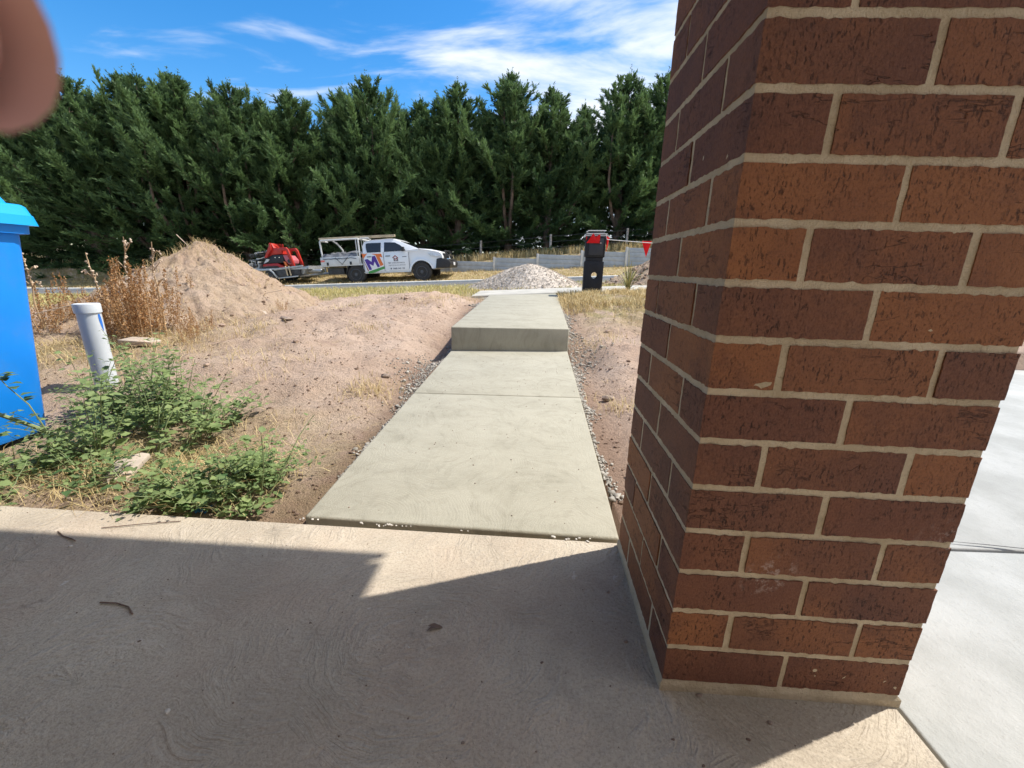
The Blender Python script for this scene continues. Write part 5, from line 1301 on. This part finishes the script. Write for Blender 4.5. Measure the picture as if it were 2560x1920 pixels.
    # mirror
    m = MB(); m.box((3.53, -HW - 0.13, 1.30), (0.13, 0.16, 0.17)); m.build('mirror', M['black'], r, bevel=0.03, seg=3)
    # sill, chassis
    m = MB(); m.box((2.70, 0, 0.44), (2.0, 1.70, 0.10)); m.build('sill', M['white'], r, bevel=0.02)
    m = MB(); m.box((2.4, 0, 0.52), (4.5, 0.9, 0.16)); m.box((1.42, 0, 0.375), (0.12, 1.4, 0.12)); m.box((0.45, -0.45, 0.55), (0.7, 0.3, 0.28)); m.build('chassis', M['darksteel'], r, bevel=0.01)
    for (x, y, sd_) in ((1.42, -0.76, -1), (fwx, -0.78, -1), (1.42, 0.76, 1), (fwx, 0.78, 1)): wheel(r, x, y, 0.375, 0.385, 0.26, sd_)
    # ---- tray
    tb = 0.74
    m = MB(); m.box((0.87, 0, tb + 0.03), (1.76, 1.86, 0.06)); tray = m.build('tray', M['offwhite'], r, bevel=0.006)
    for sy in (-1, 1):
        m = MB(); m.box((0.84, sy * 0.93, tb + 0.21), (1.62, 0.03, 0.31)); sd2 = m.build('tray_side', M['offwhite'], r, bevel=0.008)
        for xx in (0.30, 1.28): m = MB(); m.box((xx, sy * 0.95, tb + 0.10), (0.08, 0.03, 0.12)); m.build('latch', M['black'], sd2, bevel=0.006)
        if sy < 0: m = MB(); m.box((0.10, -0.949, tb + 0.22), (0.16, 0.006, 0.07)); m.build('reflector', M['amber'], sd2, smooth=False)
    m = MB(); m.box((0.015, 0, tb + 0.21), (0.03, 1.86, 0.31)); m.build('tailgate', M['offwhite'], r, bevel=0.008)
    m = MB()
    for yy in (-0.86, 0.86):
        m.tube([(1.66, yy, tb), (1.66, yy, 1.775)], 0.035, 8); m.tube([(1.56, yy, tb), (1.56, yy, 1.775)], 0.02, 8)
    m.tube([(1.66, -0.86, 1.775), (1.66, 0.86, 1.775)], 0.035, 8)
    for k in range(5): m.tube([(1.66, -0.5 + 0.25 * k, tb), (1.66, -0.5 + 0.25 * k, 1.775)], 0.012, 6)
    m.build('headboard', M['offwhite'], r)
    m = MB()
    m.tube([(0.10, -0.86, tb), (0.06, -0.86, 1.40), (0.05, -0.86, 1.72), (0.10, -0.86, 1.775), (1.66, -0.86, 1.79)], 0.034, 8)
    m.tube([(0.06, -0.86, 1.755), (0.06, -0.2, 1.755)], 0.03, 8)
    m.tube([(1.7, -0.72, 1.80), (2.05, -0.72, 1.80), (2.10, -0.6, 1.74)], 0.03, 8)
    m.build('ladder_rack', M['offwhite'], r)
    m = MB(); m.tube([(0.56, -0.80, 1.77), (0.66, -0.55, 1.62), (0.76, -0.4, 1.4), (0.80, -0.35, 1.1), (0.80, -0.35, 0.8)], 0.035, 8); m.build('brace', M['offwhite'], r)
    m = MB(); m.loft([[(1.06, y, 0.50), (1.10, y, 0.74), (1.22, y, 0.80), (1.64, y, 0.80), (1.78, y, 0.60), (1.80, y, 0.46), (1.75, y, 0.46), (1.72, y, 0.58), (1.6, y, 0.765), (1.24, y, 0.765), (1.14, y, 0.72), (1.10, y, 0.50)] for y in (-0.92, -0.62)])
    m.build('mudguard', M['black'], r, bevel=0.006)
    m = MB(); m.box((1.03, -0.77, 0.42), (0.012, 0.28, 0.36)); m.build('mud_flap', M['black'], r)
    # ---- vinyl graphics on the doors
    def dec(name, pts_, mat_, lift=0.0065, parent=r):
        q = [dz(*p) for p in pts_]; m = MB(); m.prism(q, -HW - lift - 0.0015, -HW - lift, 'y'); return m.build(name, mat_, parent, smooth=False)
    dec('letter_t', [(490, 145), (850, 145), (878, 268), (782, 245), (890, 520), (778, 562), (640, 190)], M['orange'])
    dec('logo_roof', [(172, 140), (318, 148), (372, 120), (290, 205), (205, 310), (176, 215)], M['orange'])
    dec('logo_strip', [(212, 370), (236, 420), (352, 702), (312, 720)], M['maroon'])
    dec('letter_m', [(235, 335), (345, 315), (480, 410), (520, 230), (625, 210), (760, 570), (675, 600), (585, 400), (530, 545), (395, 475), (465, 665), (375, 690)], M['purple'], 0.0085)
    dec('logo_base', [(320, 740), (905, 565), (930, 640), (500, 785), (345, 800)], M['green'])
    dec('house_roof', [(1222, 285), (1325, 200), (1432, 285), (1412, 312), (1325, 240), (1243, 312)], M['maroon'])
    dec('house_wall_mark', [(1262, 300), (1285, 300), (1285, 378), (1398, 378), (1398, 300), (1420, 300), (1420, 402), (1262, 402)], M['ink'])
    dec('house_letter', [(1290, 375), (1290, 290), (1312, 290), (1340, 325), (1368, 290), (1392, 290), (1392, 375), (1370, 375), (1370, 325), (1340, 360), (1312, 325), (1312, 375)], M['maroon'], 0.0085)
    for body_, size, u, v, mt, bold in (('TMT CONCRETING &', 0.072, 1345, 458, 'ink', 0.001), ('MAINTENANCE SERVICES', 0.062, 1365, 535, 'ink', 0.0), ('0400 343 653', 0.088, 1425, 648, 'ink', 0.002)):
        x, z = dz(u, v); text_mesh(body_, size, 'lettering', M[mt], front, (x, -HW - 0.006, z), bold)
    x, z = dz(1148, 648); m = MB(); m.lathe([(0.001, 0), (0.032, 0), (0.032, 0.003), (0.001, 0.003)], (x, -HW - 0.005, z), 16, 'y'); m.build('phone_mark', M['ink'], front)
    dec('badge', [(1575, 250), (1725, 240), (1725, 262), (1575, 270)], M['ink'])
    # ---- cargo
    rot = Euler((0, radians(-4.05), 0)).to_matrix()
    def wpt(p): return Vector((X0, Y0, -0.10)) + rot @ Vector(p)
    rg = np.random.default_rng(12); nx, ny = 26, 22; V = []; F = []
    for j in range(ny):
        for i in range(nx):
            u = i / (nx - 1); v = j / (ny - 1); x = 0.12 + 1.42 * u; y = -0.955 + 1.86 * v
            z = 1.20 + 0.13 * float(fbm(x * 2.3, y * 2.0, 91, 4)) + 0.09 * sin(pi * u) * sin(pi * v) + 0.05 * u
            if j == 0: z = 1.02 + 0.05 * float(pn(x * 5, 1.1, 92)); y = -0.962
            V.append(tuple(wpt((x, y, z))))
    for j in range(ny - 1):
        for i in range(nx - 1): k = j * nx + i; F.append((k, k + 1, k + nx + 1, k + nx))
    V = np.array(V); Lc = V.mean(0); o = npmesh('cargo_tarp', V - Lc, F, M['tarp'], None, True); o.location = Lc
    tag(o, 'crumpled grey tarpaulin covering the load in the ute tray', 'tarp')
    q0 = wpt((0.9, -0.962, 0.98)); m = MB()
    for p in ([(-0.25, 0.0, 0.10), (0.02, -0.006, -0.18), (0.28, 0.0, 0.10)],): m.tube([tuple(rot @ Vector(a)) for a in p], 0.010, 6)
    o = m.build('tie_rope', M['black']); o.location = q0; tag(o, 'dark tie down rope hanging in a V over the side of the ute tray', 'rope')
    for k, (yy, zz, x0, x1, lab) in enumerate(((-0.66, 1.855, -0.05, 3.16, 'long timber plank nearest the road on the ute ladder rack'), (-0.50, 1.862, 0.0, 3.05, 'second timber plank lying beside the near one on the ute rack'))):
        m = MB(); m.box((0, 0, 0), (x1 - x0, 0.10, 0.085)); o = m.build('timber_plank', M['timber'], None, bevel=0.006); o.location = wpt(((x0 + x1) / 2, yy, zz)); o.rotation_euler = (0, radians(-4.05), 0); tag(o, lab, 'timber plank', 'planks on the ute rack')
build_ute()

# ------------------------------------------------------------------ trailer and loader
def build_trailer():
    k = 0.00179
    XB, YB = -12.25, 18.75; ZB = -0.21
    rotv = (0, radians(-3.3), 0)
    T = lambda u, v: ((u - 280) * k, (1190 - v) * k)
    r = empty('plant_trailer', (XB, YB, ZB), rot=rotv, label='galvanised tandem trailer hitched behind the white ute', cat='trailer')
    HW = 0.85
    m = MB(); m.box((1.35, 0, 0.62), (2.7, 1.5, 0.07)); m.build('deck', M['steel'], r, bevel=0.006)
    for sy in (-1, 1):
        q = [T(*p) for p in ((320, 880), (345, 845), (900, 840), (985, 900), (1070, 1030), (1045, 1045), (960, 920), (895, 868), (350, 872))]
        m = MB(); m.prism(q, sy * (HW - 0.24), sy * (HW + 0.02), 'y'); m.build('mudguard', M['steel'], r, bevel=0.006)
        q = [T(*p) for p in ((1000, 880), (1280, 850), (1280, 1050), (1090, 1050))]
        m = MB(); m.prism(q, sy * (HW - 0.12), sy * (HW - 0.07), 'y'); m.build('side_plate', M['darksteel'], r, bevel=0.006)
        q = [T(*p) for p in ((960, 830), (1700, 770), (1700, 800), (1000, 875))]
        m = MB(); m.prism(q, sy * (HW - 0.10), sy * (HW - 0.03), 'y'); m.build('rail', M['steel'], r, bevel=0.006)
        q = [T(*p) for p in ((1060, 1040), (1560, 1000), (1560, 1030), (1060, 1065))]
        m = MB(); m.prism(q, sy * (HW - 0.10), sy * (HW - 0.03), 'y'); m.build('rail', M['steel'], r, bevel=0.006)
    for xx in (0.42, 1.08):
        for sy in (-1, 1): wheel(r, xx, sy * 0.74, 0.30, 0.30, 0.19, sy, rimmat='darksteel')
    q = [T(*p) for p in ((1310, 815), (1560, 800), (1590, 975), (1640, 975), (1700, 860), (1700, 790), (1310, 800))]
    m = MB(); m.prism([T(1320, 800), T(1570, 790), T(1590, 990), T(1340, 1015)], -0.70, 0.70, 'y'); m.build('tool_box', M['darksteel'], r, bevel=0.01)
    m = MB(); m.prism([T(1560, 820), T(1700, 800), T(1785, 785), T(1785, 860), T(1700, 870), T(1640, 975), T(1590, 975)], -0.60, 0.60, 'y'); m.build('front_guard', M['steel'], r, bevel=0.006)
    for u in (1280, 1360):
        m = MB(); a = T(u, 780); b = T(u + 25, 1000); m.tube([(a[0], -0.80, a[1]), (b[0], -0.80, b[1])], 0.028, 8); m.build('ramp_latch', M['timber'], r)
    a, b = T(1650, 905), T(2000, 905); m = MB(); m.tube([(a[0], -0.25, a[1]), (a[0] + 0.02, -0.25, a[1]), (b[0] - 0.02, -0.25, b[1]), (b[0], -0.25, b[1])], [0.06, 0.085, 0.085, 0.06], 14); m.build('gas_bottle', M['steel'], r)
    a, b = T(1500, 1015), T(2180, 960); m = MB(); m.tube([(a[0], -0.5, a[1]), (b[0], 0, b[1])], 0.045, 6); m.tube([(a[0], 0.5, a[1]), (b[0], 0, b[1])], 0.045, 6); m.build('drawbar', M['steel'], r)
    a = T(2040, 900); m = MB(); m.tube([(a[0], -0.1, a[1] + 0.12), (a[0], -0.1, a[1] - 0.1)], 0.03, 8); m.build('jockey_stand', M['steel'], r)
    # ---- red mini loader
    l = empty('mini_loader', (XB, YB, ZB), rot=rotv, label='small red stand on loader chained on the trailer', cat='loader')
    HL = 0.42
    m = MB(); m.prism([T(*p) for p in ((575, 810), (620, 715), (980, 705), (1060, 760), (1230, 800), (1230, 815))], -HL, HL, 'y'); m.build('chassis', M['red'], l, bevel=0.015)
    for sy in (-1, 1):
        q = [T(*p) for p in ((600, 812), (640, 775), (960, 765), (1020, 812))]
        m = MB(); m.prism(q, sy * (HL - 0.02), sy * (HL + 0.16), 'y'); m.build('track', M['tyre'], l, bevel=0.02)
    m = MB(); m.prism([T(*p) for p in ((640, 705), (700, 590), (880, 515), (1130, 515), (1140, 690), (980, 702))], -HL + 0.02, HL - 0.02, 'y'); m.build('side_panel', M['black'], l, bevel=0.012)
    m = MB(); m.prism([T(*p) for p in ((635, 708), (720, 600), (795, 610), (755, 660))], -HL - 0.006, -HL + 0.02, 'y'); m.build('side_sticker', M['offwhite'], l, smooth=False)
    for u in (935, 1035):
        a = T(u, 572); m = MB(); m.lathe([(0.001, 0), (0.02, 0), (0.02, 0.012), (0.001, 0.014)], (a[0], -HL + 0.018, a[1]), 12, 'y'); m.build('panel_bolt', M['chrome'], l)
    m = MB(); m.prism([T(*p) for p in ((690, 575), (760, 470), (830, 380), (820, 260), (880, 240), (930, 350), (1050, 360), (1100, 500), (870, 512), (760, 560))], -HL + 0.06, HL - 0.06, 'y'); m.build('hood', M['red'], l, bevel=0.02)
    for sy in (-1, 1):
        q = [T(*p) for p in ((1045, 380), (1085, 348), (1240, 348), (1285, 400), (1390, 800), (1330, 800), (1225, 420), (1120, 420), (1120, 490), (1075, 495))]
        m = MB(); m.prism(q, sy * (HL - 0.10), sy * HL, 'y'); m.build('side_frame', M['red'], l, bevel=0.012)
        q = [T(*p) for p in ((690, 580), (840, 330), (870, 240), (905, 250), (890, 400), (760, 570))]
        m = MB(); m.prism(q, sy * HL, sy * (HL + 0.07), 'y'); m.build('lift_arm', M['red'], l, bevel=0.012)
    m = MB(); m.prism([T(*p) for p in ((1130, 520), (1230, 530), (1310, 640), (1300, 720), (1240, 740), (1160, 640))], -HL + 0.02, HL - 0.14, 'y'); m.build('engine_cowl', M['pink'], l, bevel=0.03, seg=3)
    a = T(1268, 665); m = MB(); m.lathe([(0.001, 0), (0.075, 0), (0.085, 0.012), (0.075, 0.024), (0.001, 0.02)], (a[0], -HL + 0.01, a[1]), 18, 'y'); m.build('air_filter', M['darksteel'], l)
    m = MB(); m.prism([T(*p) for p in ((1130, 665), (1185, 675), (1215, 770), (1165, 770))], -HL - 0.02, -HL + 0.05, 'y'); m.build('step_plate', M['orange'], l, bevel=0.01)
    m = MB()
    for sy in (-0.25, 0.0, 0.25): a = T(1240, 350); m.tube([(a[0], sy, a[1]), (a[0] + 0.03, sy, a[1] + 0.06), (a[0] + 0.0, sy, a[1] + 0.09)], 0.014, 6)
    m.build('control_levers', M['black'], l)
    # bucket frame and attachments on the tail of the trailer
    b = empty('loader_bucket', (XB, YB, ZB), rot=rotv, label='grey toothed bucket at the tail of the trailer', cat='bucket')
    m = MB(); m.loft([[(T(*p)[0], y, T(*p)[1]) for p in ((300, 820), (290, 740), (330, 690), (345, 700), (320, 750), (330, 800), (520, 800), (545, 740), (525, 660), (545, 655), (570, 740), (535, 830))] for y in (-0.55, 0.55)]); m.build('bucket_shell', M['steel'], b, bevel=0.006)
    m = MB()
    for kk in range(6): a = T(420, 620); m.tube([(a[0] - 0.05, -0.5 + 0.2 * kk, a[1] - 0.35), (a[0] - 0.10 + 0.03 * kk, -0.5 + 0.2 * kk, a[1] + 0.02)], 0.014, 6)
    m.build('tines', M['steel'], b)
    rg = random.Random(15); labs = ['lowest', 'second', 'third', 'fourth', 'fifth', 'sixth', 'seventh', 'topmost']
    for kk in range(8):
        L = rg.uniform(0.5, 0.9); z = 0.80 + 0.085 * kk; x = 0.30 + rg.uniform(-0.12, 0.18); an = rg.uniform(-0.05, 0.35); yy = rg.uniform(-0.35, 0.2)
        m = MB(); d = Vector((cos(an), 0, sin(an)))
        if kk % 2: m.tube([tuple(d * (-L / 2)), tuple(d * (L / 2))], 0.022, 7)
        else: m.box((0, 0, 0), (L, 0.07, 0.035), (0, -an, 0))
        m.box(tuple(d * (L / 2)), (0.09, 0.13, 0.09), (0, -an, 0)); m.box(tuple(d * (-L / 2)), (0.07, 0.11, 0.10), (0, -an, 0))
        m.box((0, 0, -0.03), (0.06, 0.8, 0.03))
        o = m.build('attachment_bar', [M['darksteel'], M['steel']][kk % 3 == 1], None, smooth=False); o.location = (XB + x, YB + yy, ZB + z); o.rotation_euler = rotv
        tag(o, labs[kk] + ' steel implement bar in the heap at the tail of the trailer', 'implement', 'implements heaped on the trailer')
build_trailer()

# ------------------------------------------------------------------ the photographer's hand
def build_hand():
    """left hand reaching round the phone: everything in camera-space metres turned into world points"""
    W = lambda p: cam.matrix_world @ Vector((p[0], p[1], -p[2]))     # p = right, up, forward
    root_w = W((-0.105, 0.0, 0.0))
    r = empty('person', root_w, label='blurred fingertip of the person holding the camera, at the top left corner', cat='person')
    def chain(bm_, start, pts_, layer):
        prev = start
        for p, rad in pts_:
            v = bm_.verts.new(W(p) - root_w); v[layer].radius = (rad, rad); bm_.edges.new((prev, v)); prev = v
        return prev
    me = bpy.data.meshes.new('hand'); bm = bmesh.new(); L = bm.verts.layers.skin.verify()
    root = bm.verts.new(W((-0.185, -0.045, -0.045)) - root_w); root[L].radius = (0.026, 0.026); root[L].use_root = True
    palm = bm.verts.new(W((-0.155, -0.020, -0.025)) - root_w); palm[L].radius = (0.026, 0.018); bm.edges.new((root, palm))
    wrist = bm.verts.new(W((-0.225, -0.085, -0.075)) - root_w); wrist[L].radius = (0.027, 0.024); bm.edges.new((root, wrist))
    arm = bm.verts.new(W((-0.30, -0.17, -0.15)) - root_w); arm[L].radius = (0.036, 0.034); bm.edges.new((wrist, arm))
    arm2 = bm.verts.new(W((-0.38, -0.27, -0.24)) - root_w); arm2[L].radius = (0.044, 0.042); bm.edges.new((arm, arm2))
    # index: knuckle, middle joint, end joint, tip just off the lens
    chain(bm, palm, [((-0.136, 0.018, -0.004), 0.0118), ((-0.116, 0.029, 0.014), 0.0104), ((-0.088, 0.0315, 0.0265), 0.0097), ((-0.061, 0.0294, 0.0292), 0.0095), ((-0.0455, 0.0272, 0.0290), 0.0090), ((-0.0394, 0.0263, 0.0288), 0.0050)], L)
    chain(bm, palm, [((-0.132, 0.000, -0.002), 0.0115), ((-0.108, 0.004, 0.030), 0.0098), ((-0.086, 0.000, 0.024), 0.0088), ((-0.076, -0.003, 0.012), 0.0078)], L)
    chain(bm, palm, [((-0.134, -0.020, -0.004), 0.0112), ((-0.112, -0.020, 0.026), 0.0094), ((-0.090, -0.022, 0.020), 0.0085), ((-0.080, -0.023, 0.010), 0.0075)], L)
    chain(bm, palm, [((-0.142, -0.038, -0.012), 0.0102), ((-0.122, -0.043, 0.012), 0.0084), ((-0.104, -0.043, 0.010), 0.0076), ((-0.095, -0.042, 0.002), 0.0068)], L)
    chain(bm, root, [((-0.150, -0.045, -0.060), 0.0135), ((-0.115, -0.030, -0.062), 0.0110), ((-0.090, -0.018, -0.050), 0.0098), ((-0.080, -0.012, -0.044), 0.0085)], L)
    bm.to_mesh(me); bm.free()
    o = link('hand', me, M['skin'], r)
    sk = o.modifiers.new('skin', 'SKIN'); sk.use_smooth_shade = True
    sb = o.modifiers.new('sub', 'SUBSURF'); sb.levels = 2; sb.render_levels = 3
    # nail on the far side of the fingertip
    m = MB(); V = []
    a = W((-0.0455, 0.0272, 0.0290)) - root_w; ax = (W((-0.0394, 0.0263, 0.0288)) - W((-0.061, 0.0294, 0.0292))).normalized(); fw = (W((0, 0, 1)) - W((0, 0, 0))).normalized(); sd_ = ax.cross(fw)
    for i in range(7):
        for j in range(7):
            u = i / 6 - 0.5; v = j / 6 - 0.5; an = v * 1.7
            V.append(tuple(a + ax * (u * 0.011) + fw * (0.0088 * cos(an)) + sd_ * (0.0080 * sin(an))))
    F = [(i * 7 + j, i * 7 + j + 1, (i + 1) * 7 + j + 1, (i + 1) * 7 + j) for i in range(6) for j in range(6)]
    npmesh('fingernail', V, F, M['nail'], r, True)
SPOT = tuple(cam.matrix_world @ Vector((-0.0315, 0.0233, -0.0268)) - cam.matrix_world @ Vector((-0.105, 0.0, 0.0)))
M['skin'] = mat_skin(); M['nail'] = mat('fingernail', (0.62, 0.40, 0.34), 0.35, 0.05, 20)
build_hand()
